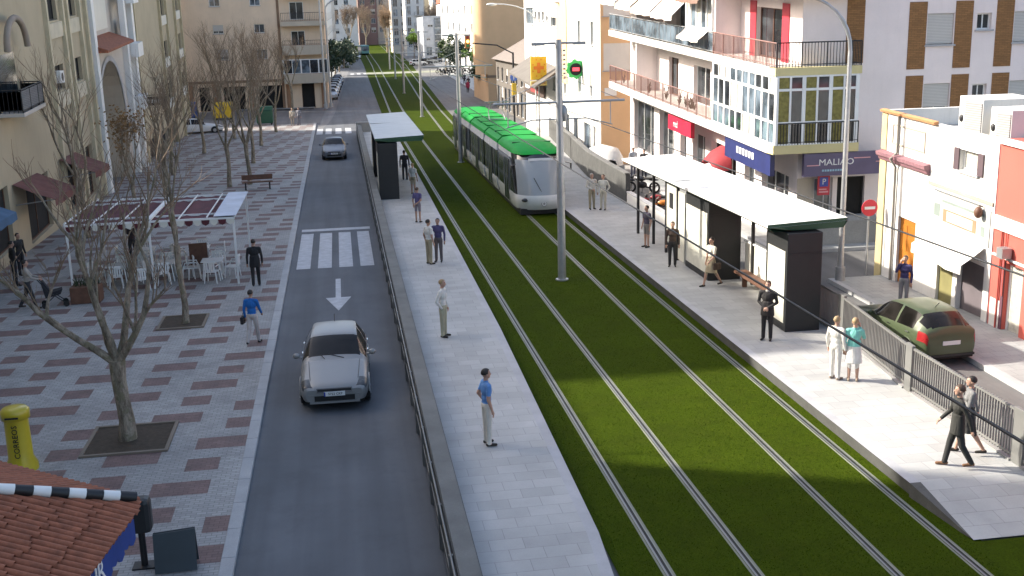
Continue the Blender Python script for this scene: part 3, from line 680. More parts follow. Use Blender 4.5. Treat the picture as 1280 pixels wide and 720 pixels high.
def evenly(L, w, step, off=1.0):
    r = []; u = off
    while u + w < L - .5: r.append((u, u + w)); u += step
    return r
# white block with tan end wall just beyond the balconies
b, Fm = block('white_block', 'white block with tan end wall beyond the balconied building', (16.7, 99, 0), -pi / 2, 29.2, 13.5, 12, MT['wwall'],
              [(9.2, 10.6, [(1, 4.5), (12.4, 15)]), (9.6, 10.3, [(5.2, 6.2), (6.9, 7.9), (8.6, 9.6), (10.3, 11.3)]), (8.3, 9.8, [(22.2, 23.0), (26.2, 27)]), (4.9, 6.4, [(22.2, 23.2), (26, 26.6)]), (.2, 3, [(17.6, 19), (20.6, 22), (24, 26), (27, 28.4)]), (4.4, 6.0, [(13, 14.2), (17.2, 18)])], -.02)
m = MB(Fm); m.bx(14.9, 18.6, -.06, -.002, 5.2, 13.4); m.build('tan_strip', MT['tan'], b)
Em = frame(0, 0, (0, -29.2, 0)); m = MB(Em); holes(m, -.05, 9, -1, 13.2, [(.15, 1.9, 6.2, 7.9), (.15, 1.9, 9.6, 11.2)], .15); m2 = m.build('end_wall', MT['tan'], b); m2.location = (0, -.02, 0)
Em2 = frame(0, 0, (0, -29.22, 0)); window(b, Em2, (.15, 1.9, 6.2, 7.9), .15, 'white', 'shutg' if False else 'glassb', 3, shut=.4); window(b, Em2, (.15, 1.9, 9.6, 11.2), .15, 'white', 'glass', 3)
m = MB(Em); m.bx(.2, 1.0, -.06, -.025, 4.6, 5.1); m.build('plaque', MT['white'], b)
grey = thing('awning', 'large sloping grey canopy on the white block beyond the balconies', 'awning', (16.7, 90, 0)); m = MB(frame(-pi / 2, -.05)); m.ext([(0, 6.2), (-2.0, 4.9), (-2.0, 4.75), (0, 6.05)], 'x', -6, 7); m.build('cloth', mat('grey_canvas', (.13, .118, .105), .85), grey)
sh = thing('shop_sign', 'dark shop front sign with red panel under the sloping grey canopy', 'sign', (16.6, 95, 0)); m = MB(frame(-pi / 2)); m.bx(-3.5, 6, -.12, -.02, 3.3, 4.5); m.build('board', mat('brown_sign', (.09, .06, .05), .6), sh); m = MB(frame(-pi / 2)); m.bx(0, 4, -.15, -.125, 3.5, 4.3); m.build('panel', mat('red_letters', (.35, .05, .05), .6), sh)
m = MB(frame(-pi / 2)); [m.bx(-2.8 + k * .42, -2.5 + k * .42, -.135, -.121, 3.7, 4.1) for k in range(6)]; m.build('lettering', MT['white'], sh)
# low house, tan tower, white block ...
h, Fm = block('low_house', 'low grey roofed house with white window frame in front of the tan tower', (17.6, 124, 0), -pi / 2, 19, 5.2, 9, wallmat('brown_grey_render', (.13, .115, .1)), [(.2, 2.6, evenly(19, 1.4, 2.6)), (3.2, 4.6, evenly(19, 1.1, 3.2))])
m = MB(Fm); m.ext([(-.5, 5.46), (4.5, 8.2), (9.5, 5.46)], 'x', -.2, 19.2); m.build('roof', mat('grey_tile_roof', (.2, .17, .15), .9, var=.3, scale=6), h)
Eh = frame(0, 0, (0, -19, 0)); m = MB(Eh); m.bx(.4, 2.6, -.12, -.03, 1.0, 5.0); m.build('window_frame', MT['white'], h); m = MB(Eh); m.bx(.7, 2.3, -.16, -.125, 1.3, 4.7); m.build('pane', MT['glass'], h)
tt = thing('tan_tower', 'tall plain tan apartment tower with rounded corner', 'building', (16.2, 131, 0)); m = MB(); m.bx(1.4, 16, 0, 14, -1, 26); m.tube([(1.5, 1.4, 3.4), (1.5, 1.4, 26)], 1.42, 24); m.build('wall', MT['tan'], tt)
m = MB(); m.bx(1.3, 15.6, -.03, .0, 3.0, 3.3); m.build('band', mat('brown_band', (.25, .18, .12), .8), tt)
block('white_block', 'white block with rows of small dark windows behind the far scooters, past the tan tower', (25.5, 272, 0), atan2(-57, 5.5), 57, 19, 12, MT['wwall'], [(z, z + 1.9, evenly(57, 1.5, 6.4, 1.6)) for z in (4.2, 8.0, 11.8)] + [(.2, 2.8, evenly(57, 2.4, 6.2))], -.02)
pb, Fp = block('far_block', 'pale blue grey panelled block with a dark glass strip far up the right side', (23.3, 300, 0), 0, 5.3, 11.2, 22, mat('pale_blue_panel', (.55, .57, .6), .5), [(1.2, 3.4, [(.6, 2.2)]), (5.2, 5.8, [(.8, 1.8)]), (8.6, 9.2, [(1.2, 2.6)])])
m = MB(); m.bx(3.0, 4.7, -.25, -.01, 1.5, 10.9); m.build('glass_strip', MT['glassb'], pb)
m = MB(); [m.bx(3.0, 4.7, -.3, -.251, z - .06, z + .06) for z in (3.2, 4.9, 6.6, 8.3)]; m.bx(4.71, 4.95, -.35, -.01, 1, 11.1); m.build('glass_mullion', MT['white'], pb)
b2, F2 = block('far_block', 'white block with an orange tiled roof behind the pale blue panelled one', (28.8, 306, 0), 0, 15, 14.5, 14, MT['wwall'], [(3.2 + 3.4 * k, 5 + 3.4 * k, evenly(15, 1.3, 3.2)) for k in range(3)], bal=[(6.2, 1, 7), (9.6, 1, 7)])
m = MB(); m.ext([(-.4, 14.76), (6, 18), (12.4, 14.76)], 'x', -.2, 15.2); m.build('roof', MT['tile'], b2)
b3, F3 = block('far_block', 'narrow white block with dark window columns far up the right side', (21.6, 345, 0), 0, 5.6, 19, 14, MT['wwall'], [(2.6 + 3.2 * k, 5.2 + 3.2 * k, [(.5, 1.7), (3.4, 4.2)]) for k in range(5)], bal=[(5.5, 2.6, 5.4), (8.7, 2.6, 5.4), (11.9, 2.6, 5.4)])
block('far_block', 'grey block with dark windows nearest the bare trees at the street end', (19.7, 392, 0), 0, 5.6, 22, 14, MT['whit2'], [(2.6 + 3.2 * k, 5.0 + 3.2 * k, [(.6, 2.2), (3.2, 4.8)]) for k in range(6)])
block('far_block', 'long white facade on the far right side beyond the cross street', (33, 296, 0), -pi / 2, 60, 14, 12, MT['wwall'], [(3.2 + 3.4 * k, 5 + 3.4 * k, evenly(60, 1.3, 3.6)) for k in range(3)] + [(.2, 2.8, evenly(60, 2.2, 4.4))])
MT['mauve'] = wallmat('mauve_brown_render', (.22, .14, .13))
# buildings closing the end of the street
for i, (l, x, y, L, H, wm) in enumerate([('mauve brown block at the end of the street', 12, 560, 9, 36, 'mauve'), ('white apartment block closing the street end, left part', -26, 545, 37, 34, 'wwall'), ('grey office block at the end of the street', 21.5, 570, 24, 40, 'whit2'), ('white block with a pink cast at the street end, right part', 46, 530, 36, 40, 'wwall'), ('cream block at the far left of the street end', -66, 560, 39, 34, 'creamwall')]):
    block('end_block', l, (x, y, 0), 0, L, H, 20, MT[wm], [(6 + 4.4 * k, 8.4 + 4.4 * k, evenly(L, 2.2, 5)) for k in range(int(H / 4.4) - 2)])

# ------------------------------------------------------------------ left side of the street
SL = .059
def rel(z, y, y0): return z - SL * (y - y0)
A = thing('olive_building', 'olive apartment building with cream pilasters at the left edge', 'building', (-14, 37.2, 0)); Fa = frame(pi / 2, SL); LA = 30.3
ya = 37.2; m = MB(Fa); ops = []
for u0, u1 in ((21.4, 23.6), (25.9, 27.9)):
    for zt, zb in ((11.4, 10.05), (7.85, 6.6), (14.8, 13.4), (18.2, 16.8)): ops.append((u0, u1, zb - SL * (22.5), zt - SL * 22.5))
for u0, u1 in ((7.0, 8.4),):
    for z in (5.4, 8.6, 11.8): ops.append((u0, u1, z, z + 1.7))
gop = [(2.4, 5, 0, 2.6), (8, 11.4, 0, 2.6), (14, 18, -.6, 2.0), (21.3, 23.7, -.9, 1.9), (25.9, 28.1, -1.1, 1.7)]
holes(m, 1.8, LA, -3.5, 18.5, ops + gop, .25); shell(m, 1.8, LA, -3.5, 18.5, 12); m.build('wall', MT['olive'], A)
for i, o in enumerate(ops): window(A, Fa, o, .25, 'dark' if i < 8 else 'white', 'black_in' if i % 4 != 2 else 'glass', 2, sill=False)
for i, o in enumerate(gop): window(A, Fa, o, .25, 'wood', 'black_in', 2, sill=False, name='shop_window')
each('pilaster', Fa, [(u - w / 2, u + w / 2, -.2, -.003, -3, 18.4) for u, w in ((20.9, .3), (24.3, .32), (25.35, .32), (28.3, .3), (29.9, .34))], mat('cream_pilaster', (.55, .48, .33), .8), A)
each('spandrel', Fa, [(u0, u1, -.1, -.004, z - SL * 22.5 - .75, z - SL * 22.5) for u0, u1 in ((21.07, 24.12), (25.52, 28.13)) for z in (9.95, 6.5, 13.3)], mat('cream_spandrel', (.56, .5, .37), .8), A)
for z in (7.35 - SL * 14,):
    m = MB(Fa); m.bx(11.6, 15.2, -1.0, -.003, z - 1.15, z - 1.0); m.build('balcony_slab', MT['whit2'], A); railing(A, Fa, [(11.65, -.05), (11.65, -.95), (15.15, -.95), (15.15, -.05)], z - 1, .95, 'dark', .16, MT['shutg'])
    m = MB(Fa); m.bx(12, 14.8, -.02, -.003, z - .9, z + 1.3); m.build('balcony_door', MT['glass'], A)
m = MB(Fa); m.tube([(12.2 + 1.6 * (1 - cos(a * pi / 12)), -.5, 8.0 + 1.3 * sin(a * pi / 12)) for a in range(0, 13)], .14, 8); m.build('arch_canopy', mat('brown_arch', (.3, .25, .2), .8), A)
ac = thing('air_conditioner', 'white air conditioner unit on the olive building beside the first window bay', 'air conditioner', (-14, 58.2, 7.5)); m = MB(); m.box((.2, .6, -.2), (.35, .8, .6)); m.build('casing', MT['white'], ac, bev=.02); m = MB(); m.cyl((.38, .6, -.2), .01, .01); 
m.tube([(.376, .6, -.2), (.39, .6, -.2)], .2, 16); m.build('fan_grille', MT['dark'], ac)
# white bay with the big arch
Bw = thing('arched_building', 'white bay with tall pointed arch and tiled canopy between the olive buildings', 'building', (-14, 67.6, 0)); Fb = frame(pi / 2, SL); LB = 14.8
m = MB(Fb)
ar = [(.9, -3)] + [(.9 + 8.0 * (1 - cos(t * pi / 16)) / 2, 2.4 + 5.0 * sin(t * pi / 16) ** .8) for t in range(0, 17)] + [(8.9, -3)]
for k in range(len(ar) - 1):
    (a, za), (b_, zb) = ar[k], ar[k + 1]
    m.add([(a, 0, za), (b_, 0, zb), (b_, 0, 8.2), (a, 0, 8.2)], [(0, 1, 2, 3)]); m.add([(a, 0, za), (a, 1.6, za), (b_, 1.6, zb), (b_, 0, zb)], [(0, 1, 2, 3)], mi=1)
m.bx(0, .9, .001, .02, -3, 8.2); m.bx(8.9, LB, 0.001, .02, -3, 8.2); m.bx(0, LB, .6, .62, 8.2, 18.9); m.bx(.9, 8.9, 1.6, 1.62, -3, 8); shell(m, 0, LB, -3, 18.9, 12)
m.build('wall', [MT['whit2'], MT['creamwall']], Bw)
m = MB(Fb); P = ar[1:-1]
for (a, za), (b_, zb) in zip(P, P[1:]): m.add([(a, -.06, za), (b_, -.06, zb), (4.9 + (b_ - 4.9) * 1.07, -.06, zb + .32), (4.9 + (a - 4.9) * 1.07, -.06, za + .32)], [(0, 1, 2, 3)]); 
m.build('arch_trim', MT['edge'], Bw)
m = MB(Fb); P = [(4.9 + 2.1 * (1 - 2 * t / 8) * -1, 1.2 + 3.6 * (1 - abs(1 - 2 * t / 8)) ** .7) for t in range(9)]
m.bx(2.9, 6.9, 1.56, 1.58, -2, 1.2); m.add([(p[0], 1.57, p[1]) for p in P], [tuple(range(9))]); m.build('inner_arch', mat('brown_glazing', (.16, .12, .09), .5), Bw)
m = MB(Fb); m.ext([(-.9, 8.2), (.6, 8.2), (.6, 8.9), (-.9, 8.35)], 'x', .6, 9.4); m.build('tiled_canopy', MT['tile'], Bw)
m = MB(Fb); m.bx(2.2, 8.6, .5, .6, 9.2, 17); m.build('panel', MT['cream'], Bw)
each('pilaster', Fb, [(u - .35, u + .35, -.35, -.002, -3, 17.6) for u in (.35, 10.4, 13.2)], MT['white'], Bw)
for z in (4.4, 7.9, 11.4): window(Bw, frame(pi / 2, SL, (0, 0, 0)), (11.2, 12.4, z, z + 1.6), .02, 'white', 'glass', 1)
for z in (3.6, 7.1, 10.6):
    m = MB(Fb); m.bx(10.85, 12.75, -.9, -.36, z, z + .9); m.build('balcony_front', MT['white'], Bw)
# second olive building
Cb = thing('olive_building', 'olive apartment building with narrow dark windows beside the side street', 'building', (-14, 82.4, 0)); LC = 26.5; ops = []
for u0, u1 in ((12.7, 15.6), (21.5, 24.4)):
    for z in (3.0, 6.4, 9.8, 13.2): ops.append((u0, u1, z, z + 1.35))
go = [(2, 6, -2, 1.4), (8, 11, -2, 1.2), (13, 16, -2, 1.0)]
m = MB(Fb); holes(m, 0, LC, -4.5, 18.4, ops + go, .25); shell(m, 0, LC, -4.5, 18.4, 14); m.build('wall', MT['olive'], Cb)
for o in ops: window(Cb, Fb, o, .25, 'dark', 'glass', 2, sill=False)
for o in go: window(Cb, Fb, o, .25, 'wood', 'black_in', 2, sill=False, name='shop_window')
each('pilaster', Fb, [(u - .17, u + .17, -.2, -.003, -4, 17) for u in (.3, 12.3, 16.0, 21.1, 24.8)], mat('olive_pilaster', (.46, .39, .25), .8), Cb)
each('spandrel', Fb, [(u0, u1, -.1, -.004, z - .75, z - .02) for u0, u1 in ((12.5, 15.8), (21.3, 24.6)) for z in (3.0, 6.4, 9.8, 13.2)], MT['cream'], Cb)
# buildings nearer than the frame (they throw the shade)
block('low_building', 'lower cream building between two taller ones on the left', (-14, 30.2, 0), pi / 2, 8.6, 12.75, 12, MT['creamwall'], [(3.5, 5, evenly(6.8, 1.2, 2.4)), (6.8, 8.3, evenly(6.8, 1.2, 2.4))])
block('cream_building', 'tall cream building beyond the lower left corner of the plaza', (-14, -40, 0), pi / 2, 70, 20, 12, MT['creamwall'], [(3.5 + 3.3 * k, 5.1 + 3.3 * k, evenly(70, 1.3, 4)) for k in range(4)])
# beige building across the side street
Bg = thing('beige_building', 'beige apartment building with balconies facing down the street behind bare trees', 'building', (-17.4, 135, 0)); F0 = frame(0)
ops = [(3.4, 4.6, 8.9, 9.9), (8.1, 9.3, 8.9, 9.9), (3.6, 4.9, 5.9, 7.1), (3.2, 4.4, 12, 13), (7.8, 9, 12, 13), (8.2, 9.4, 5.9, 7.0), (3.4, 4.6, 15, 16), (8.1, 9.3, 15, 16)]
go = [(13.1, 14.6, 0, 3.0), (1.2, 2.4, 0, 2.8), (4, 6.5, 0, 2.8), (8, 11, 0, 2.8)]
m = MB(); holes(m, 0, 16.2, -1, 20, ops + go, .25, 0); shell(m, 0, 16.2, -1, 20, 16); m.build('wall', MT['beige'], Bg)
for i, o in enumerate(ops): window(Bg, F0, o, .25, 'white', 'glassb', 2, shut=.7 if i in (0, 2) else 0)
for o in go: window(Bg, F0, o, .25, 'wood', 'black_in', 1, sill=False, name='shop_door')
m = MB(); m.bx(0, 10.7, -.12, -.003, 3.2, 3.5); m.bx(10.8, 11.1, -.06, -.002, -.5, 19.8); m.build('band', mat('brown_trim', (.22, .14, .09), .8), Bg)
each('pier', None, [(u - .3, u + .3, -.1, -.002, -.5, 3.15) for u in (.3, 3.1, 7.2, 11.6, 15.7)], mat('terracotta_pier', (.3, .17, .1), .8), Bg)
for k, z in enumerate((3.3, 6.6, 9.9, 13.2)):
    m = MB(); m.bx(11.2, 16.3, -1.1, -.004, z - .35, z + (.75 if k < 2 else .2)); m.build('balcony_slab', MT['creamwall'], Bg)
    m = MB(); m.bx(11.25, 16.25, -1.05, -.9, z + (.752 if k < 2 else .202), z + (.8 if k < 2 else .25)); m.build('coping', mat('brown_coping', (.25, .15, .12), .8), Bg)
    if k == 0: glazed(Bg, F0, 11.2, 16.3, -1.0, z + .8, z + 2.4, 5, (), mats=('glass', 'glassb'))
    else:
        railing(Bg, F0, [(11.3, -1.0), (16.2, -1.0)], z + (.8 if k < 2 else .25), .5 if k < 2 else .9, 'dark', .2)
        window(Bg, frame(0, 0, (0, -.27, 0)), (12.3, 13.9, z + .4, z + 2.4), .25, 'white', 'glass', 2, sill=False)
sg = thing('shop_sign', 'grey nameplate board over the dark doorway of the beige building', 'sign', (-17.4, 135, 0)); m = MB(); m.bx(12.6, 15.0, -.2, -.13, 3.02, 3.2); m.bx(12.6, 15.0, -.3, -.1, 3.5, 3.55); m.build('board', MT['steel'], sg)
block('grey_building', 'plain building deep in the side street left of the beige one', (-46, 121, 0), 0, 28, 17, 14, MT['creamwall'], [(4 + 3.3 * k, 5.5 + 3.3 * k, evenly(28, 1.3, 3.6)) for k in range(3)])  # unseen block, added to shade the side street behind the sunlit strip
lf = [('cream block behind the beige building on the left side', 152, 62, 19, 'creamwall', -4.2), ('white block far up the left side behind the hedge', 250, 60, 18, 'wwall', -5.5), ('grey block far up the left side near the end', 314, 80, 20, 'whit2', -6)]
for l, y, L, H, wm, x in lf:
    block('far_block', l, (x + D(y), y, 0), pi / 2 - (D(y + L) - D(y)) / L, L, H, 14, MT[wm], [(4 + 3.3 * k, 5.6 + 3.3 * k, evenly(L, 1.3, 4)) for k in range(3)] + [(.2, 2.8, evenly(L, 2.2, 5))], .02)
# ------------------------------------------------------------------ tram
def make_tram():
    T = thing('tram', 'white low floor tram with bright green roof and dark window band stopping at the platforms', 'tram', (9.68, 52.6, 0))
    wht = mat('tram_white', (.8, .81, .82), .25, 0, .06, coat=.6); grn = mat('tram_green', (.003, .27, .035), .6, 0, .08, spec=.15); dgr = mat('tram_green_trim', (.01, .16, .05), .35)
    blk = mat('tram_black', (.018, .02, .021), .2, coat=.6); wsg = mat('tram_windscreen', (.3, .33, .35), .12, 0, .12, .5); bel = mat('bellows', (.03, .03, .032), .8)
    FZ = [(.3, .3), (.55, .1), (.85, .0), (1.05, .03), (1.2, .08), (1.6, .22), (2.0, .38), (2.4, .58), (2.72, .82), (2.95, 1.1)]
    WZ = lambda z: 1.2 + .1 * min(1, (z - .3) / .5) if z < .8 else (1.3 if z < 2.5 else 1.3 - (z - 2.5) * .16)
    def ring(z, f, yb, na=16):
        pts = []
        W = WZ(z); ys = []
        pts.append((-W, yb, z)); 
        for i in range(5, 0, -1): pts.append((-W, f + 1.35 + (yb - f - 1.35) * i / 6, z))
        for i in range(na + 1):
            a = -1 + 2 * i / na; x = W * sin(a * pi / 2); pts.append((x, f + 1.35 * (1 - cos(a * pi / 2)) ** 1.15, z))
        for i in range(1, 6): pts.append((W, f + 1.35 + (yb - f - 1.35) * i / 6, z))
        pts.append((W, yb, z)); return pts
    def nose(yb, tr=None, par=T):
        rows = [ring(z, f, yb) for z, f in FZ]
        if tr: rows = [[tr(p) for p in r] for r in rows]
        nC = len(rows[0])
        cls = {'cab_body': wht, 'cab_window': blk, 'windscreen': wsg}
        out = {k: MB() for k in cls}
        for i in range(len(rows) - 1):
            zm = (FZ[i][0] + FZ[i + 1][0]) / 2
            for j in range(nC - 1):
                a = (j + .5 - 6) / 16 * 2 - 1
                if 1.12 < zm < 2.6 and abs(a) < .74: k = 'windscreen'
                elif 1.0 < zm < 2.6 and abs(a) <= 1.05: k = 'cab_window'
                elif 1.0 < zm < 2.6: k = 'cab_window'
                else: k = 'cab_body'
                if zm > 2.6 and abs(a) < 1.0: k = 'cab_window'
                out[k].add([rows[i][j], rows[i][j + 1], rows[i + 1][j + 1], rows[i + 1][j]], [(0, 1, 2, 3)], True)
        for k in cls: out[k].build(k, cls[k], par, merge=True)
        return rows[-1]
    flip = lambda p: (-p[0], 32.4 - p[1], p[2])
    nose(6.9); nose(6.9, flip)
    mods = [(7.3, 12.4), (12.9, 19.5), (20.0, 25.1)]
    for a, b in mods:
        m = MB(); W = 1.3
        m.ext([(-1.2, .3), (-1.3, .8), (-1.3, 1.04), (1.3, 1.04), (1.3, .8), (1.2, .3)], 'y', a, b); m.ext([(-1.3, 2.56), (-1.24, 2.95), (1.24, 2.95), (1.3, 2.56)], 'y', a, b); m.build('module_body', wht, T)
        m = MB(); m.bx(-1.285, 1.285, a + .03, b - .03, 1.035, 2.565); m.build('side_window', blk, T)
    m = MB()
    for y in (7.1, 12.65, 19.75, 25.3): m.bx(-1.17, 1.17, y - .22, y + .22, .35, 2.9)
    for y in (7.0, 7.2, 12.55, 12.75, 19.65, 19.85, 25.2, 25.4): m.bx(-1.22, 1.22, y - .04, y + .04, .38, 2.93)
    m.build('bellows', bel, T)
    # window pillars and doors
    pil = mat('window_pillar', (.2, .21, .22), .4)
    m = MB()
    for s in (-1, 1):
        for y in [2.6, 4.6, 6.5] + [8.3, 11.4] + [13.6, 15.0, 17.2, 18.7] + [21, 24.1] + [25.9, 27.8, 29.8]: m.box((s * 1.302, y, 1.8), (.02, .07, 1.5))
    m.build('window_pillar', pil, T)
    for s in (-1, 1):
        for y in (3.6, 9.9, 16.1, 22.5, 28.8):
            m = MB(); m.box((s * 1.306, y, 1.5), (.02, 1.36, 2.1)); d = m.build('door', blk, T)
            m = MB(); m.box((s * 1.32, y, 1.5), (.012, .05, 2.1)); m.box((s * 1.32, y - .68, 1.5), (.014, .05, 2.1)); m.box((s * 1.32, y + .68, 1.5), (.014, .05, 2.1)); m.build('door_frame', pil, d)
    # green roof
    prof = [(-1.25, 2.952), (-1.2, 3.12), (-.98, 3.3), (-.55, 3.36), (.55, 3.36), (.98, 3.3), (1.2, 3.12), (1.25, 2.952)]
    secs = [(.0, 6.95), (7.3, 12.45), (12.85, 19.55), (19.95, 25.1), (25.45, 32.4)]
    for k, (a, b) in enumerate(secs):
        m = MB()
        if 0 < k < 4: m.ext(prof, 'y', a, b)
        else:
            R = []
            for y, sx_, sz in ((1.13, .55, .02), (1.3, .76, .25), (1.8, .92, .55), (2.7, .99, .9), (3.3, 1, 1), (6.95, 1, 1)):
                R.append([(x * sx_, y, 2.952 + (z - 2.952) * sz) for x, z in prof])
            if k == 4: R = [[flip(p) for p in r] for r in R]
            m.grid(R, True); m.add([R[-1][i] for i in range(8)], [tuple(range(8))] )
        rf = m.build('roof', grn, T)
        m = MB()
        for y in ((a + b) / 2 - 1.6, (a + b) / 2 + 1.4): m.bx(-.95, .95, y - 1.2, y + 1.2, 3.355, 3.385)
        if 0 < k < 4: m.build('roof_panel', grn, rf, bev=.012)
        m = MB(); m.bx(-1.0, 1.0, (a + b) / 2 - .05, (a + b) / 2 + .05, 3.3, 3.372); m.build('roof_seam', dgr, rf)
    m = MB(); m.bx(-.62, .62, .78, .82, 2.64, 2.76); o = m.build('destination_display', mat('display_strip', (.75, .76, .78), .4), T); o.location = (0, .02, .04)
    for s in (-1, 1):
        m = MB(); m.ell((s * .92, .32, .82), (.17, .12, .1)); m.build('headlight', MT['lamp'], T)
        m = MB(); m.tube([(s * 1.25, .9, 2.55), (s * 1.48, .75, 2.5)], .02, 6); m.box((s * 1.5, .74, 2.35), (.06, .12, .34)); m.build('mirror', blk, T)
    m = MB(); m.ext([(-1.12, .06), (-1.12, .34), (1.12, .34), (1.12, .06)], 'y', .55, 31.8); m.build('underframe', MT['dark'], T)
    for y in (4.4, 16.1, 27.8):
        m = MB()
        for s in (-1, 1):
            for q in (-.85, .85): m.tube([(s * .66, y + q, .3), (s * .82, y + q, .3)], .29, 20)
        m.build('wheel', MT['steel'], T)
    m = MB(); m.tube([(0, -.02, .64), (0, -.035, .64)], .15, 20, mi=0); m.tube([(0, -.036, .64), (0, -.042, .64)], .11, 20, mi=1); m.tube([(0, -.043, .64), (0, -.05, .64)], .06, 20, mi=0); m.build('emblem', [MT['steel'], wht], T).location = (0, .09, 0)
    m = MB(); m.tube([(-.1, .14, 1.2), (-.28, .25, 1.55), (-.45, .34, 1.9)], .018, 5); m.build('wiper', blk, T).location = (0, -.04, 0)
    # driver's desk and pantograph
    m = MB(); m.tube([(-.5, 15.6, 3.47), (-.45, 16.5, 3.95), (-.4, 15.5, 4.55)], .03, 6); m.tube([(.5, 15.6, 3.47), (.45, 16.5, 3.95), (.4, 15.5, 4.55)], .03, 6); m.tube([(-.8, 15.5, 4.6), (.8, 15.5, 4.6)], .035, 6); m.tube([(-.55, 16.2, 3.47), (.55, 16.2, 3.47)], .04, 6); m.build('pantograph', MT['steel'], T)
    return T
make_tram()

# ------------------------------------------------------------------ cars
def cr(P, t):
    """Catmull-Rom through a list of tuples"""
    n = len(P) - 1; i = min(int(t), n - 1); f = t - i
    a, b, c, d = P[max(i - 1, 0)], P[i], P[i + 1], P[min(i + 2, n)]
    return tuple(.5 * (2 * q + (r - p) * f + (2 * p - 5 * q + 4 * r - s) * f * f + (3 * q - p - 3 * r + s) * f ** 3) for p, q, r, s in zip(a, b, c, d))
# stations: y, belt half width, belt z, roof half width, roof z (from the nose)
HATCH = [(-.02, .70, .58, .46, .62), (.14, .82, .66, .58, .72), (.75, .855, .76, .66, .86), (1.2, .865, .83, .70, .95), (1.42, .87, .88, .68, 1.0), (2.0, .87, .93, .62, 1.36), (2.35, .87, .95, .60, 1.45), (3.0, .865, .97, .59, 1.455), (3.55, .85, .98, .56, 1.40), (3.98, .80, .98, .52, 1.16), (4.15, .74, .92, .5, .98), (4.2, .64, .62, .45, .66)]
SEDAN = [(-.02, .60, .55, .40, .60), (.16, .80, .64, .55, .70), (.8, .855, .74, .66, .83), (1.3, .865, .81, .70, .91), (1.5, .87, .85, .68, .96), (2.15, .87, .90, .60, 1.33), (2.5, .87, .92, .58, 1.40), (3.1, .865, .93, .57, 1.40), (3.5, .86, .93, .58, 1.26), (3.95, .85, .93, .62, 1.0), (4.4, .80, .9, .6, .96), (4.5, .68, .6, .45, .62)]
def paint_(p): return paint_base(p[1], .3 if len(p) < 3 else p[2])
paint_base = paint
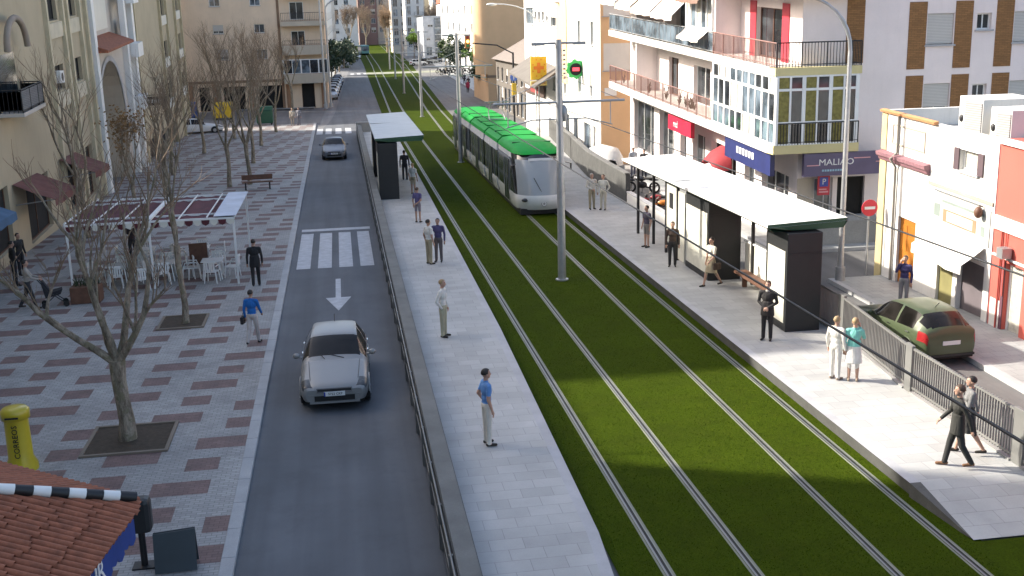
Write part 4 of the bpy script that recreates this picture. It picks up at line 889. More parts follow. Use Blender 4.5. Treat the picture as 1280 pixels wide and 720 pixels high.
def make_car(name, label, paint, S, cat='car', group=None, detail=True, plate='5722 CKP', rear_plate=None):
    C = thing(name, label, cat, group=group)
    pm = K.setdefault('paint_' + paint[0], None) or paint_(paint); K['paint_' + paint[0]] = pm
    ny = 8; N = (len(S) - 1) * ny; L = S[-1][0]
    cols = [cr(S, i / ny) for i in range(N + 1)]
    def half(c):
        y, wb, zb, wr, zr = c; zs = .24 if .5 < y < L - .5 else .3
        return [(wb * .93, zs), (wb * 1.0, zs + (zb - zs) * .33), (wb * 1.012, zs + (zb - zs) * .62), (wb * .985, zb - .06), (wb * .96, zb), (wb * .96 + (wr - wb * .96) * .5, zb + (zr - zb) * .52), (wr, zr - .035), (wr * .86, zr - .004), (wr * .45, zr + .012), (0, zr + .018)]
    rows = [[(-x, c[0], z) for x, z in half(c)] + [(x, c[0], z) for x, z in half(c)[::-1][1:]] for c in cols]
    nh = 10; wy = (.82, L - .78); wr_ = .335
    body = MB(); side = [MB(), MB()]; scr = [MB(), MB()]; lmp = [MB(), MB()]; tl_ = [MB(), MB()]
    sta = {'cowl': 4 * ny, 'hd': 6 * ny, 'rr': (len(S) - 4) * ny, 're': (len(S) - 3) * ny}
    seg = lambda j: min(j, 17 - j)
    for i in range(N):
        ym = (cols[i][0] + cols[i + 1][0]) / 2
        for j in range(18):
            q = seg(j); t = body
            P = [rows[i][j], rows[i + 1][j], rows[i + 1][j + 1], rows[i][j + 1]]
            zm = sum(p[2] for p in P) / 4
            if q in (4, 5) and sta['cowl'] + 2 <= i < sta['rr'] + (1 if S is HATCH else -2) and zm > cols[i][2] + .02:
                t = side[j > 8]
                if i in (sta['hd'] + 5, ): t = body
            if q >= 6 and sta['cowl'] + 1 <= i < sta['hd'] - 6: t = scr[0]
            if q >= 6 and sta['rr'] + 1 <= i < sta['re'] + 3: t = scr[1]
            if S is HATCH and q == 5 and sta['rr'] + 2 <= i < sta['re'] + 1: t = scr[1]
            if .04 < ym < .46 and q in (3, 4, 5): t = lmp[j > 8]
            if ym > L - .34 and q in (2, 3) and ym < L - .02: t = tl_[j > 8]
            t.add(P, [(0, 3, 2, 1)], True)
    body.add(rows[0], [tuple(range(19))]); body.add(rows[-1], [tuple(range(18, -1, -1))])
    bo = body.build('body', pm, C, merge=True); [q.build('side_window', MT['carglass'], C, merge=True) for q in side]; scr[0].build('windscreen', MT['carglass'], C, merge=True); scr[1].build('rear_window', MT['carglass'], C, merge=True); [q.build('headlight', MT['lamp'], C, merge=True) for q in lmp]; [q.build('tail_light', MT['redlamp'], C, merge=True) for q in tl_]
    m = MB(); m.bx(-.74, .74, .1, L - .1, .2, .5); m.build('underbody', MT['black'], C)
    for w in wy:
        for s in (-1, 1):
            m = MB(); prof = [(.16, .0), (.3, .01), (.325, .05), (.325, .17), (.3, .21), (.16, .21)]
            n = 24; P = []
            for k in range(n + 1):
                a = 2 * pi * k / n; P.append([(s * (.892 - u), w + r * cos(a), .325 + r * sin(a)) for r, u in prof])
            m.grid(P, True); wl = m.build('wheel', MT['tyre'], C)
            m = MB(); m.tube([(s * .84, w, .325), (s * .872, w, .325)], .2, 20)
            if detail:
                for k in range(5): a = 2 * pi * k / 5; m.tube([(s * .878, w, .325), (s * .885, w + .2 * cos(a), .325 + .2 * sin(a))], .025, 5)
            m.build('rim', MT['rim'] if detail else MT['steel'], wl)
            m = MB(); m.tube([(s * .868, w + .385 * cos(a), .3 + .395 * sin(a)) for a in [pi * k / 12 - .1 for k in range(13)]], .024, 5); m.build('wheel_arch', pm, C)
            m = MB(); P = [(pi * k / 12) for k in range(13)]; m.grid([[(s * .879, w + r * cos(a), .3 + r * sin(a)) for r in (.32, .385)] for a in P], False); m.build('arch_gap', MT['black'], C)
    fy = lambda y: cr(S, max(0, y))
    for s in (-1, 1):
        m = MB(); m.tube([(s * .84, 1.72, .95), (s * .95, 1.7, .98)], .025, 6); m.ell((s * .99, 1.72, 1.0), (.1, .06, .075)); m.build('mirror', pm, C)
    if detail:
        m = MB(); m.bx(-.42, .42, -.045, .1, .56, .64); m.build('grille', MT['dark'], C)
        m = MB(); m.bx(-.44, .44, -.052, -.02, .62, .645); m.bx(-.44, .44, -.055, -.02, .54, .56); m.build('grille_bar', MT['chrome'], C)
        m = MB(); m.bx(-.5, .5, -.04, .05, .31, .44); m.build('air_intake', MT['black'], C)
        m = MB(); m.bx(-.62, .62, -.06, .06, .25, .3); m.bx(-.66, .66, -.035, .06, .455, .475); m.build('bumper_lip', pm, C)
        m = MB(); m.bx(-.26, .26, -.07, -.05, .44, .55); pl = m.build('number_plate', MT['plate'], C)
        text(plate, .085, MT['dark'], pl, (0.02, -.072, .495), (pi / 2, 0, 0)); m = MB(); m.bx(-.26, -.225, -.073, -.069, .44, .55); m.build('plate_band', mat('plate_blue', (.02, .05, .35), .5), pl)
        m = MB(); m.bx(-.26, .26, L + .0, L + .02, .62, .73); m.build('number_plate', MT['plate'], C)
        m = MB(); m.bx(-.7, .7, L - .1, L + .03, .3, .36); m.build('bumper_lip', MT['dark'], C)
        for s in (-1, 1):
            for y in (2.05, 3.0): m = MB(); m.box((s * .872, y + .42, .86), (.02, .16, .025)); m.build('door_handle', MT['chrome'], C)
        m = MB(); m.tube([(0, 3.35, 1.46), (0, 3.52, 1.62)], .01, 5); m.build('aerial', MT['dark'], C)
        m = MB()
        for s in (-1, 1): m.tube([(s * .05 + .2 * s, 1.36, .99), (s * .1 - .25, 1.5, 1.07)], .012, 4)
        m.build('wiper', MT['dark'], C)
        m = MB()
        for s in (-1, 1): m.tube([(s * .6, .32, .758), (s * .63, .8, .862), (s * .655, 1.28, .955)], .006, 4)
        m.build('bonnet_line', MT['dark'], C)
    return C
c1 = make_car('parked_car', 'silver hatchback coming towards us down the single lane', ('silver_grey', (.24, .24, .235)), HATCH); put(c1, -.56, 26.45, 0, rad(-1))
c2 = make_car('car', 'dark grey saloon farther up the lane by the far zebra crossing', ('grey', (.14, .15, .17)), SEDAN, plate='3041 BTR'); put(c2, -.58, 80.2)
c1.name = 'car'
c3 = make_car('car', 'olive green hatchback seen from behind beyond the bar fence', ('olive', (.055, .075, .035), .1), HATCH, plate='8854 DGT'); put(c3, 15.7, 30.45, 0, pi + rad(3))
c4 = make_car('car', 'white saloon parked across the side street on the far left', ('white', (.6, .6, .6), 0), SEDAN, detail=False); put(c4, -11.0, 105.3 + 1.5, 0, rad(90) + .25)
c5 = make_car('car', 'dark red car behind the far end of the tram', ('dark_red', (.12, .02, .02)), HATCH, detail=False); put(c5, 19.2, 95.5, 0, rad(-80))
# parked cars far away, with their own colours
pc = [('pale blue grey', (.3, .36, .42)), ('silver', (.36, .37, .36)), ('white', (.6, .6, .6)), ('navy', (.03, .05, .12)), ('grey', (.14, .15, .17)), ('black', (.015, .015, .016))]
protos = {}
def far_car(x, y, rz, k, S, label, group):
    key = (k, S is HATCH)
    if key not in protos:
        o = make_car('car', label, (pc[k][0].replace(' ', '_'), pc[k][1]), S, group=group, detail=False); protos[key] = o
    else: o = copy_tree(protos[key], label=label); o['group'] = group
    return put(o, x, y, 0, rz)
ords = ['first', 'second', 'third', 'fourth', 'fifth', 'sixth', 'seventh', 'eighth', 'ninth']
for i in range(7):
    y = 148 + i * 7.2; k = (0, 2, 1, 4, 0, 3, 1)[i]
    far_car(lx(y) - 1.05, y, rad(1), k, HATCH if i % 2 else SEDAN, '%s car parked along the left kerb, %s from the grey lamp posts' % (pc[k][0], ords[i]), 'cars parked along the left kerb')
for i in range(5):
    y = 196 + i * 9; k = (2, 5, 1, 4, 3)[i]
    far_car(21.0 + i * 1.7, 262 + i * 5, rad(95), k, SEDAN if i % 2 else HATCH, '%s car on the far right street, %s beyond the scooters' % (pc[k][0], ords[i]), 'cars in the far right lane')
bus = thing('bus', 'pale teal bus at the far end of the street', 'bus', (9.6, 372, 0), .1); m = MB(); m.bx(-1.25, 1.25, 0, 11, .4, 3.1); m.build('body', mat('teal_paint', (.12, .3, .3), .4), bus, bev=.15)
m = MB(); m.bx(-1.1, 1.1, -.03, .05, 1.3, 2.7); m.build('windscreen', MT['glassb'], bus); m = MB(); m.bx(-1.27, 1.27, .8, 10.5, 1.4, 2.5); m.build('side_window', MT['carglass'], bus)
for y in (2, 8.5): m = MB(); m.tube([(-1.26, y, .48), (1.26, y, .48)], .48, 16); m.build('wheel', MT['tyre'], bus)
v = far_car(6.2, 330, 0, 2, SEDAN, 'white car beside the bus at the far end of the street', 'cars at the street end')

# ------------------------------------------------------------------ motorbikes and scooters
def make_bike(label, col, loc, rz, group='motorbikes parked behind the platform wall', name='motorbike'):
    b = thing(name, label, 'motorbike', loc, rz, group); pm = G('bike_' + col[0], col[1], .3, 0, .05, coat=.6)
    for y in (-.68, .68):
        m = MB(); P = []
        for k in range(21):
            a = 2 * pi * k / 20; P.append([(u, y + r * cos(a), .31 + r * sin(a)) for r, u in ((.22, -.05), (.3, -.055), (.32, 0), (.3, .055), (.22, .05))])
        m.grid(P, True); w = m.build('wheel', MT['tyre'], b)
        m = MB(); m.tube([(-.03, y, .31), (.03, y, .31)], .07, 10)
        for k in range(6): a = pi * k / 3; m.tube([(0, y, .31), (0, y + .22 * cos(a), .31 + .22 * sin(a))], .012, 4)
        m.build('rim', MT['rim'], w)
    m = MB(); m.ell((0, .12, .78), (.15, .32, .14)); m.ell((0, .62, .7), (.07, .2, .06)); m.ell((0, -.62, .74), (.09, .3, .06)); m.build('tank', pm, b)
    m = MB(); m.ell((0, -.35, .8), (.14, .38, .07)); m.build('saddle', MT['black'], b)
    m = MB(); m.ell((0, .02, .45), (.16, .28, .2)); m.tube([(.12, .1, .35), (.16, -.3, .28), (.17, -.8, .4)], .04, 8); m.build('engine', MT['dark'], b)
    m = MB(); m.tube([(0, .68, .31), (0, .5, .95)], .035, 8); m.tube([(-.34, .38, 1.02), (0, .5, .97), (.34, .38, 1.02)], .018, 6); m.build('handlebar', MT['chrome'], b)
    m = MB(); m.ell((0, .62, .86), (.09, .07, .1)); m.build('headlight', MT['lamp'], b)
    m = MB(); m.tube([(-.08, -.05, .35), (-.24, -.02, .02)], .014, 5); m.build('stand', MT['dark'], b)
    return b
b1 = make_bike('red and orange motorbike with bright orange tank beside the right shelter', ('orange', (.62, .2, .02)), (15.2, 50.3, 0), rad(70))
make_bike('dark red motorbike next to the orange one behind the platform', ('dark_red', (.3, .03, .03)), (15.3, 52.0, 0), rad(75))
make_bike('black motorbike farther along beside the white cover', ('black', (.02, .02, .022)), (16.3, 58.5, 0), rad(60))
make_bike('dark scooter parked by the glass shop front', ('dark_grey', (.06, .06, .065)), (18.6, 73, .14), rad(80))
make_bike('black scooter nearest the small street tree', ('black', (.02, .02, .022)), (19.2, 78, .14), rad(75))
for i in range(8):
    o = copy_tree(b1, label='one of the dark scooters in the row on the far right pavement'); o['group'] = 'scooters in a row far up the right pavement'; put(o, 19.6 + (i % 4) * 1.5, 205 + i * 2.2, .14, rad(80))
    for ch in o.children:
        if ch.name.startswith('tank'):
            ch.data = ch.data.copy(); ch.data.materials[0] = MT['dark']
# blue covered cart and white cover behind the platform
cv = thing('covered_trailer', 'white rounded tarpaulin cover over a trailer behind the platform wall', 'trailer', (16.0, 66.3, 0)); m = MB(); P = []
for i in range(9):
    y = -1.7 + 3.4 * i / 8; w = sqrt(max(.02, 1 - abs((i - 4) / 4.2) ** 3)); P.append([(x * w, y, .7 + (z - .7) * w) for x, z in ((-1.05, .7), (-1.05, 1.2), (-.8, 1.65), (0, 1.85), (.8, 1.65), (1.05, 1.2), (1.05, .7))])
m.grid(P, True); m.build('cover', mat('white_tarpaulin', (.68, .67, .64), .7, var=.1), cv)
m = MB(); m.bx(-.95, .95, -1.4, 1.4, .3, .72); m.build('body', MT['steel'], cv); m = MB(); m.tube([(-1, 0, .3), (1, 0, .3)], .3, 16); m.build('wheel', MT['tyre'], cv)
bl = thing('bench', 'blue slatted bench beside the motorbikes at the right platform', 'bench', (14.75, 46.2, 0), rad(90)); m = MB()
for k in range(4): m.bx(-.9, .9, -.2 + k * .12, -.1 + k * .12, .43, .47)
m.build('seat', mat('blue_slats', (.16, .19, .34), .5), bl); m = MB()
for k in range(3): m.bx(-.9, .9, .3, .33, .55 + k * .14, .66 + k * .14)
m.build('backrest', mat('blue_slats2', (.16, .19, .34), .5), bl)
for x in (-.75, .75): m = MB(); m.bx(x - .03, x + .03, -.2, .3, 0, .42); m.build('leg', MT['steel'], bl)
# ------------------------------------------------------------------ catenary poles, wires, lamps
PL = ['nearest tall grey tram pole with cross arms, in front of the tram', 'grey tram pole beside the rear of the tram', 'third grey tram pole, standing in the sunlit grass behind the tram', 'fourth grey tram pole along the grass', 'fifth grey tram pole, by the pale crossing path', 'farthest grey tram pole beyond the crossing path']
for i, y in enumerate((39.06, 75.7, 115.5, 157, 200, 245)):
    p = thing('catenary_pole', PL[i], 'pole', (7.8 + D(y) + (.3 if i in (1, 2) else 0), y, 0), 0, 'catenary poles between the tracks')
    m = MB(); m.tube([(0, 0, 0), (0, 0, 8.75)], [.15, .115], 14); m.tube([(0, 0, 0), (0, 0, .05)], .24, 14); m.build('mast', MT['galv'], p)
    m = MB(); m.tube([(-.95, 0, 8.62), (.95, 0, 8.62)], .04, 8); m.box((-.75, 0, 8.6), (.45, .12, .1)); m.box((.75, 0, 8.6), (.45, .12, .1))
    for k in range(7): m.tube([(.16, 0, 7.4 + k * .16), (.24, 0, 7.4 + k * .16)], .035, 6)
    m.build('top_arm', MT['steel'], p)
    m = MB(); m.tube([(-2.4, 0, 6.55), (2.4, 0, 6.55)], .045, 8); m.tube([(.1, 0, 7.5), (2.2, 0, 6.6)], .012, 5); m.tube([(-.1, 0, 7.5), (-2.2, 0, 6.6)], .012, 5)
    for s in (-1, 1): m.tube([(s * 1.88, 0, 6.55), (s * 1.88, 0, 5.72)], .022, 6); m.tube([(s * .1, 0, 5.95), (s * 1.0, 0, 5.95), (s * 1.95, 0, 5.7)], .025, 6)
    m.build('cross_arm', MT['steel'], p)
    m = MB(); m.ell((.16, .0, 6.15), (.14, .12, .3)); m.build('junction_box', MT['steel'], p)
wm_ = mat('wire_black', (.015, .015, .016), .6)
for x, l in ((5.86, 'black overhead tram wire above the left track'), (9.66, 'black overhead tram wire above the track the tram stands on')):
    m = MB(); m.tube([(x + D(y), y, 5.62) for y in (-20, 0, 39, 76, 115.5, 157, 200, 245)], .017, 5); tag(m.build('overhead_wire', wm_), l, 'wire')
def street_lamp(label, x, y, h, reach, up=1.4, arms=(-1,), r=.09, col='galv', z0=.14, ang=0, base=True):
    p = thing('street_lamp', label, 'street lamp', (x, y, z0), ang)
    m = MB(); m.tube([(0, 0, 0), (0, 0, 1.2), (0, 0, h)], [r * 1.25, r, r * .75], 12); m.tube([(0, 0, 0), (0, 0, .5)], r * 1.7, 12); m.build('pole', MT[col], p)
    for s in arms:
        m = MB(); P = [(s * reach * (1 - cos(a)), 0, h + up * sin(a)) for a in [k * pi / 16 for k in range(0, 9)]]; m.tube(P, [r * .72] * 4 + [r * .5] * 5, 8)
        m.build('arm', MT[col], p)
        m = MB(); m.ell((s * (reach + .35), 0, h + up - .02), (.45, .17, .11)); m.build('lamp_head', MT[col], p)
    return p
street_lamp('tall curved street lamp rising in front of the balcony building on the right pavement', 17.25, 35.85, 8.0, 1.9, 1.85, r=.1)
street_lamp('curved white street lamp beside the green pharmacy cross', 19.0, 83, 9.0, 2.0, 1.6, col='white', r=.09)
street_lamp('slim white curved lamp behind the yellow pharmacy panel', 16.4, 92, 9.2, 3.2, 1.5, col='white', r=.09)
street_lamp('left of two tall grey lamp posts at the beige building corner', -1.55, 131, 13, .1, .1, r=.15, arms=())
street_lamp('right of two tall grey lamp posts, its curved arm over the road', -.95, 133, 11.2, 4.2, 1.6, r=.13, arms=(1,))

# ------------------------------------------------------------------ traffic light and signs
tl = thing('traffic_light', 'amber lit traffic light on an arm at the right of the tram poles', 'traffic light', (16.4, 104, 0)); m = MB(); m.tube([(0, 0, 0), (0, 0, 6.6)], .09, 8); m.tube([(0, 0, 6.5), (-1.5, 0, 7.3), (-3.8, 0, 7.55)], .06, 8); m.build('mast', MT['dark'], tl)
m = MB(); m.box((-4.25, 0, 7.7), (.5, .35, 1.25)); m.build('housing', mat('signal_amber_housing', (.3, .14, .03), .5), tl, bev=.1)
for k, (c, e) in enumerate((((.25, .02, .02), 0), ((1, .45, .08), 4.0), ((.02, .2, .06), 0))):
    m = MB(); m.tube([(-4.25, -.18, 8.1 - k * .38), (-4.25, -.22, 8.1 - k * .38)], .14, 14); m.build('lens', emit('amber_light', c, e) if e else mat('lens_%d' % k, c, .2), tl)
yg = mat('signal_yellow', (.6, .4, .03), .5)
m = MB(); m.box((0, -.2, 3.2), (.4, .3, 1.1)); m.build('signal_box', yg, tl)
m = MB(); m.tube([(0, -.16, 4.3), (0, -.2, 4.3)], .36, 20, mi=0); m.tube([(-.02, -.21, 4.1), (-.02, -.21, 4.5)], .05, 6, mi=1); m.build('round_sign', [mat('sign_blue2', (.08, .16, .5), .4), MT['white']], tl)
yp = thing('pharmacy_sign', 'tall yellow pharmacy panel with an orange cross on a pole', 'sign', (15.3, 84.6, 0)); m = MB(); m.tube([(.0, .1, 0), (.0, .1, 6.8)], .06, 8); m.build('pole', MT['galv'], yp)
m = MB(); m.bx(-.62, .62, -.12, .06, 5.0, 6.75); m.build('panel', mat('yellow_panel', (.75, .5, .03), .5), yp, bev=.05)
m = MB(); m.bx(-.62, .62, -.1, .05, 4.55, 4.9); m.build('name_board', mat('pale_yellow_board', (.75, .6, .2), .5), yp); m = MB(); [m.bx(-.5 + k * .13, -.42 + k * .13, -.112, -.101, 4.66, 4.8) for k in range(8)]; m.build('lettering', mat('rust_letter', (.5, .15, .02), .5), yp)
og = mat('orange_cross', (.7, .2, .01), .5); m = MB(); m.bx(-.13, .13, -.15, -.12, 5.5, 6.3); m.bx(-.4, -.131, -.15, -.12, 5.78, 6.03); m.bx(.131, .4, -.15, -.12, 5.78, 6.03)
for k in range(8): a = k * pi / 4 + .39; m.box((.48 * cos(a), -.135, 5.9 + .66 * sin(a)), (.09, .02, .09))
m.build('cross', og, yp)
gc = thing('pharmacy_cross', 'round green pharmacy cross with dark centre and red display on the white block', 'sign', (16.25, 75.4, 6.1)); m = MB()
for k in range(16): a0, a1 = 2 * pi * k / 16, 2 * pi * (k + 1) / 16; r = .58 if k % 2 else .72; m.add([(0, 0, 0), (r * cos(a0), 0, r * sin(a0)), (.64 * cos(a1), 0, .64 * sin(a1))], [(0, 1, 2)]); m.add([(0, .15, 0), (r * cos(a0), .15, r * sin(a0)), (.64 * cos(a1), .15, .64 * sin(a1))], [(2, 1, 0)]); m.add([(r * cos(a0), 0, r * sin(a0)), (r * cos(a0), .15, r * sin(a0)), (.64 * cos(a1), .15, .64 * sin(a1)), (.64 * cos(a1), 0, .64 * sin(a1))], [(0, 1, 2, 3)])
m.build('frame', mat('pharmacy_green', (.04, .5, .1), .4), gc); m = MB(); m.tube([(0, -.005, 0), (0, -.03, 0)], .42, 20); m.build('display', MT['black'], gc)
m = MB(); m.bx(-.24, .24, -.05, -.03, -.12, .12); m.build('display_text', emit('red_led', (.8, .05, .08), .8), gc); m = MB(); m.tube([(0, .08, 0), (.9, .08, 0)], .04, 6); m.build('bracket', MT['steel'], gc)
ne = thing('no_entry_sign', 'round red no entry sign with a white bar on the side street corner', 'sign', (18.45, 36.3, .14)); m = MB(); m.tube([(0, 0, 0), (0, 0, 2.8)], .035, 8); m.build('post', MT['galv'], ne)
m = MB(); m.tube([(0, -.04, 2.48), (0, -.065, 2.48)], .3, 28); m.build('disc', mat('sign_red', (.62, .03, .05), .4), ne); m = MB(); m.bx(-.2, .2, -.075, -.066, 2.43, 2.53); m.build('bar', MT['white'], ne)

# ------------------------------------------------------------------ tram shelters
gedge = mat('dark_green_edge', (.035, .1, .055), .5); roofw = mat('shelter_roof', (.72, .72, .7), .5, var=.08, fine=.1); roofg = mat('shelter_roof_grey', (.42, .45, .47), .5, var=.12, fine=.15)
boxm = mat('shelter_black', (.014, .015, .016), .55); creamp = mat('cream_panel', (.6, .59, .5), .5)
def shelter_roof(par, x0, x1, y0, y1, z, rm):
    def plate(za, zb, in_, mi):
        m.add([(x0 + in_, y0 + in_, z + za), (x1 - in_, y0 + in_, z + za + .1), (x1 - in_, y1 - in_, z + za + .1), (x0 + in_, y1 - in_, z + za), (x0 + in_, y0 + in_, z + zb), (x1 - in_, y0 + in_, z + zb + .1), (x1 - in_, y1 - in_, z + zb + .1), (x0 + in_, y1 - in_, z + zb)], [(3, 2, 1, 0), (4, 5, 6, 7), (1, 2, 6, 5), (3, 0, 4, 7)], mi=mi)
    m = MB(); plate(-.09, 0, 0, 0); m.add([(x0 + .2, y0 + .05, z - .22), (x1 - .1, y0 + .05, z - .2), (x1 - .1, y1 - .05, z - .2), (x0 + .2, y1 - .05, z - .22)], [(3, 2, 1, 0)], mi=1)
    for y, o in ((y0, 1), (y1, -1)):
        e = [(x0, y, z), (x1, y, z + .1), (x1 - .1, y + .05 * o, z - .2), (x0 + .75, y + .05 * o, z - .2), (x0, y, z - .09)]
        m.add(e, [(4, 3, 2, 1, 0) if o > 0 else (0, 1, 2, 3, 4)], mi=1)
    for x, xi, dz in ((x0, x0 + .2, 0), (x1, x1 - .1, .1)): m.add([(x, y0, z - .09 + dz), (x, y1, z - .09 + dz), (xi, y1 - .05, z - .21), (xi, y0 + .05, z - .21)], [(0, 1, 2, 3) if x == x0 else (3, 2, 1, 0)], mi=1)
    r = m.build('roof', [rm, gedge], par); m = MB(); ym = (y0 + y1) * .55; m.bx(x0 + .02, x1 - .5, ym - .025, ym + .025, z + .02, z + .05); m.build('roof_joint', MT['steel'], r)
def advert_box(par, x0, x1, y0, y1, z0, z1):
    m = MB(); m.bx(x0, x1, y0, y1, z0, z1); b = m.build('service_box', boxm, par, bev=.02)
    m = MB(); m.bx(x0 - .02, x0 - .004, y0 + .12, y1 - .12, z0 + .25, z1 - .55); m.build('panel', creamp, b)
    m = MB(); m.bx(x0 + .05, x1 - .05, y0 - .012, y0 - .003, z1 - .62, z1 - .59); m.build('panel_joint', MT['dark'], b)
s = thing('tram_shelter', 'long white roofed tram shelter with green end and black service boxes on the right platform', 'shelter', (12.2, 30, .3))
shelter_roof(s, -.2, 2.25, -.3, 16.4, 3.2, roofw)
advert_box(s, .35, 1.42, -.5, 1.05, 0, 2.95); advert_box(s, .3, 1.5, 6.3, 8.9, 0, 2.95)
m = MB()
for y in (9.9, 11.4, 13.2, 15.6): m.bx(.26, .36, y - .05, y + .05, 0, 3.0)
m.build('column', MT['dark'], s)
m = MB(); m.bx(.29, .33, 9.0, 9.8, .08, 2.7); m.bx(.29, .33, 10.05, 11.3, .5, 2.9); m.build('panel', creamp, s)
m = MB(); m.bx(.27, .285, 10.45, 10.9, 1.9, 2.5); m.build('timetable', MT['dark'], s)
m = MB(); m.bx(1.62, 1.7, 1.1, 6.2, .1, 1.35); m.build('rear_panel', MT['cream'], s)
m = MB()
for y in (1.2, 2.6, 4.0, 5.4): m.bx(1.54, 1.64, y - .05, y + .05, 0, 3.0)
m.build('column', MT['dark'], s); m = MB(); m.tube([(1.6, 1.1, 1.42), (1.6, 6.2, 1.42)], .04, 8); m.build('rail', MT['white'], s)
m = MB(); m.bx(1.0, 1.45, 1.8, 5.6, .42, .5); m.bx(1.15, 1.3, 2.2, 2.3, 0, .42); m.bx(1.15, 1.3, 5.1, 5.2, 0, .42); m.build('bench', MT['wood'], s)
s = thing('tram_shelter', 'grey roofed tram shelter with black service box on the left platform', 'shelter', (1.9, 59, .3))
shelter_roof(s, -.15, 2.45, -.2, 16.4, 3.25, roofg)
advert_box(s, -.05, 1.0, -.3, 1.3, 0, 3.0); advert_box(s, -.05, .9, 9, 10.5, 0, 3.0)
m = MB()
for y in (3, 6, 9, 12, 15.8): m.bx(.1, .2, y - .05, y + .05, 0, 3.02)
m.build('column', MT['dark'], s); m = MB(); m.bx(.13, .17, 1.4, 8.9, .2, 2.4); m.build('rear_panel', MT['dark'], s)
m = MB(); m.bx(.4, .85, 3, 7, .42, .5); m.bx(.55, .7, 3.4, 3.5, 0, .42); m.bx(.55, .7, 6.4, 6.5, 0, .42); m.build('bench', MT['steel'], s)

# ------------------------------------------------------------------ trees
def bare_tree(label, x, y, h=8, fork=1.9, r0=.17, seed=1, limbs=None, fine=1.0, leaves=None, rz=0, z=.08, group=None, up=.75):
    rr = random.Random(seed); T = thing('bare_tree', label, 'tree', (x, y, z), rz, group)
    tk = MB(); tw = MB()
    ph = rr.uniform(0, 6); trunk = [V((.06 * sin(ph + k), .05 * cos(ph * 2 + k), fork * k / 4)) for k in range(5)]; trunk[0] = V((0, 0, 0))
    tk.tube([trunk[0] - V((0, 0, .1))] + trunk, [r0 * 1.5, r0 * 1.25, r0 * 1.0, r0 * .9, r0 * .92, r0 * 1.05], 10)
    tips = []
    def grow(p, d, L, r, lev):
        n = 5 if lev < 2 else 3; pts = [p]; q = p.copy(); dd = d.normalized()
        for k in range(n):
            dd = (dd + V((rr.gauss(0, .12), rr.gauss(0, .12), up * .12))).normalized(); q = q + dd * (L / n); pts.append(q.copy())
        R0 = [r * (1 - .55 * k / n) for k in range(n + 1)]
        (tk if lev < 2 else tw).tube(pts, R0, 7 if lev == 0 else 5 if lev == 1 else 3, cap=False)
        if lev >= 3: tips.append(pts[-1]); return
        nb = [5, 5, 7][lev]; nb = max(2, int(nb * fine + .5))
        for b in range(nb):
            t = rr.uniform(.35, 1.0) if b else 1.0; i = min(int(t * n), n - 1); f = t * n - i; pp = pts[i].lerp(pts[i + 1], f)
            a = rr.uniform(0, 6.28); sp = [.6, .6, .75][lev]
            nd = (dd + V((cos(a) * sp, sin(a) * sp, rr.uniform(0, .5)))).normalized()
            grow(pp, nd, L * rr.uniform(.42, .72), max(.003, r * (.46 if lev == 0 else .42)), lev + 1)
    top = trunk[-1]
    if limbs is None:
        k = rr.choice((4, 5)); limbs = []
        for i in range(k): a = 6.28 * i / k + rr.uniform(-.4, .4); limbs.append((cos(a) * .6, sin(a) * .6, 1.0 + rr.uniform(0, .4)))
    for d in limbs:
        d = V(d); L = d.length if d.length > 1.8 else (h - fork) * .52
        grow(top - V((0, 0, .1)), d, L, r0 * .54, 0)
    tk.build('trunk', MT['bark'], T); tw.build('crown', MT['twig'], T)
    if leaves:
        m = MB()
        for p in tips:
            for k in range(leaves[1]):
                c = p + V((rr.gauss(0, .18), rr.gauss(0, .18), rr.gauss(0, .18))); a = V((rr.gauss(0, 1), rr.gauss(0, 1), rr.gauss(0, 1))).normalized() * .09; b = a.orthogonal().normalized() * .06
                m.add([c - a, c + b, c + a, c - b], [(0, 1, 2, 3)])
        m.build('foliage', leaves[0], T)
    return T
def soil(x0, x1, y0, y1, label):
    t = thing('tree_pit', label, 'tree pit', (x0, y0, .08)); m = MB(); m.bx(.08, x1 - x0 - .08, .08, y1 - y0 - .08, .003, .02); m.build('soil', MT['soil'], t)
    m = MB(); w, l = x1 - x0, y1 - y0
    for a in ((0, w, 0, .08), (0, w, l - .08, l), (0, .08, .08, l - .08), (w - .08, w, .08, l - .08)): m.bx(*a, .002, .05)
    m.build('border', mat('pit_border', (.2, .16, .12), .8), t)
soil(-6.3, -4.35, 24.4, 26.35, 'square earth pit around the nearest bare tree'); soil(-6.25, -4.75, 35.2, 36.9, 'square earth pit of the slim tree below the pergola')
bare_tree('nearest bare plane tree with four spreading limbs on the plaza', -5.4, 25.4, 8, 1.95, .18, 3, fine=.8, up=.45, limbs=[(-1.9, .1, 1.75), (-1.0, .5, 2.5), (-.3, -.3, 2.8), (.8, .35, 2.8), (1.2, -.3, 2.1)])
bare_tree('slim bare tree in an earth pit in front of the pergola', -5.4, 35.9, 8.4, 2.6, .1, 8, [(-.5, .2, 2.6), (.35, -.2, 2.9), (.1, .4, 3.0)])
TL = [(-6.9, 68.3, 8, 'left of two bare trees by the pavement bench'), (-5.75, 69, 8.5, 'right of two bare trees by the pavement bench'), (-6.3, 80, 8.5, 'bare tree behind the bench pair, next along the row'), (-6.5, 92, 9, 'dense bare tree before the sunlit strip of plaza'), (-5.9, 104, 9, 'bare tree standing in the sunlit strip of plaza'), (-12.0, 53, 9, 'tall bare tree growing by the red shop awnings'), (-10.3, 66, 8, 'bare tree in front of the arched bay'), (-11.2, 75.5, 8, 'bare tree beside the white pilasters'), (-10.6, 88, 8.5, 'bare tree in front of the second olive building'), (-9.2, 99, 9, 'bare tree near the white saloon')]
for i, (x, y, h, l) in enumerate(TL): bare_tree(l, x, y, h, 2.4, .13, 20 + i, fine=.75, group='bare trees on the plaza')
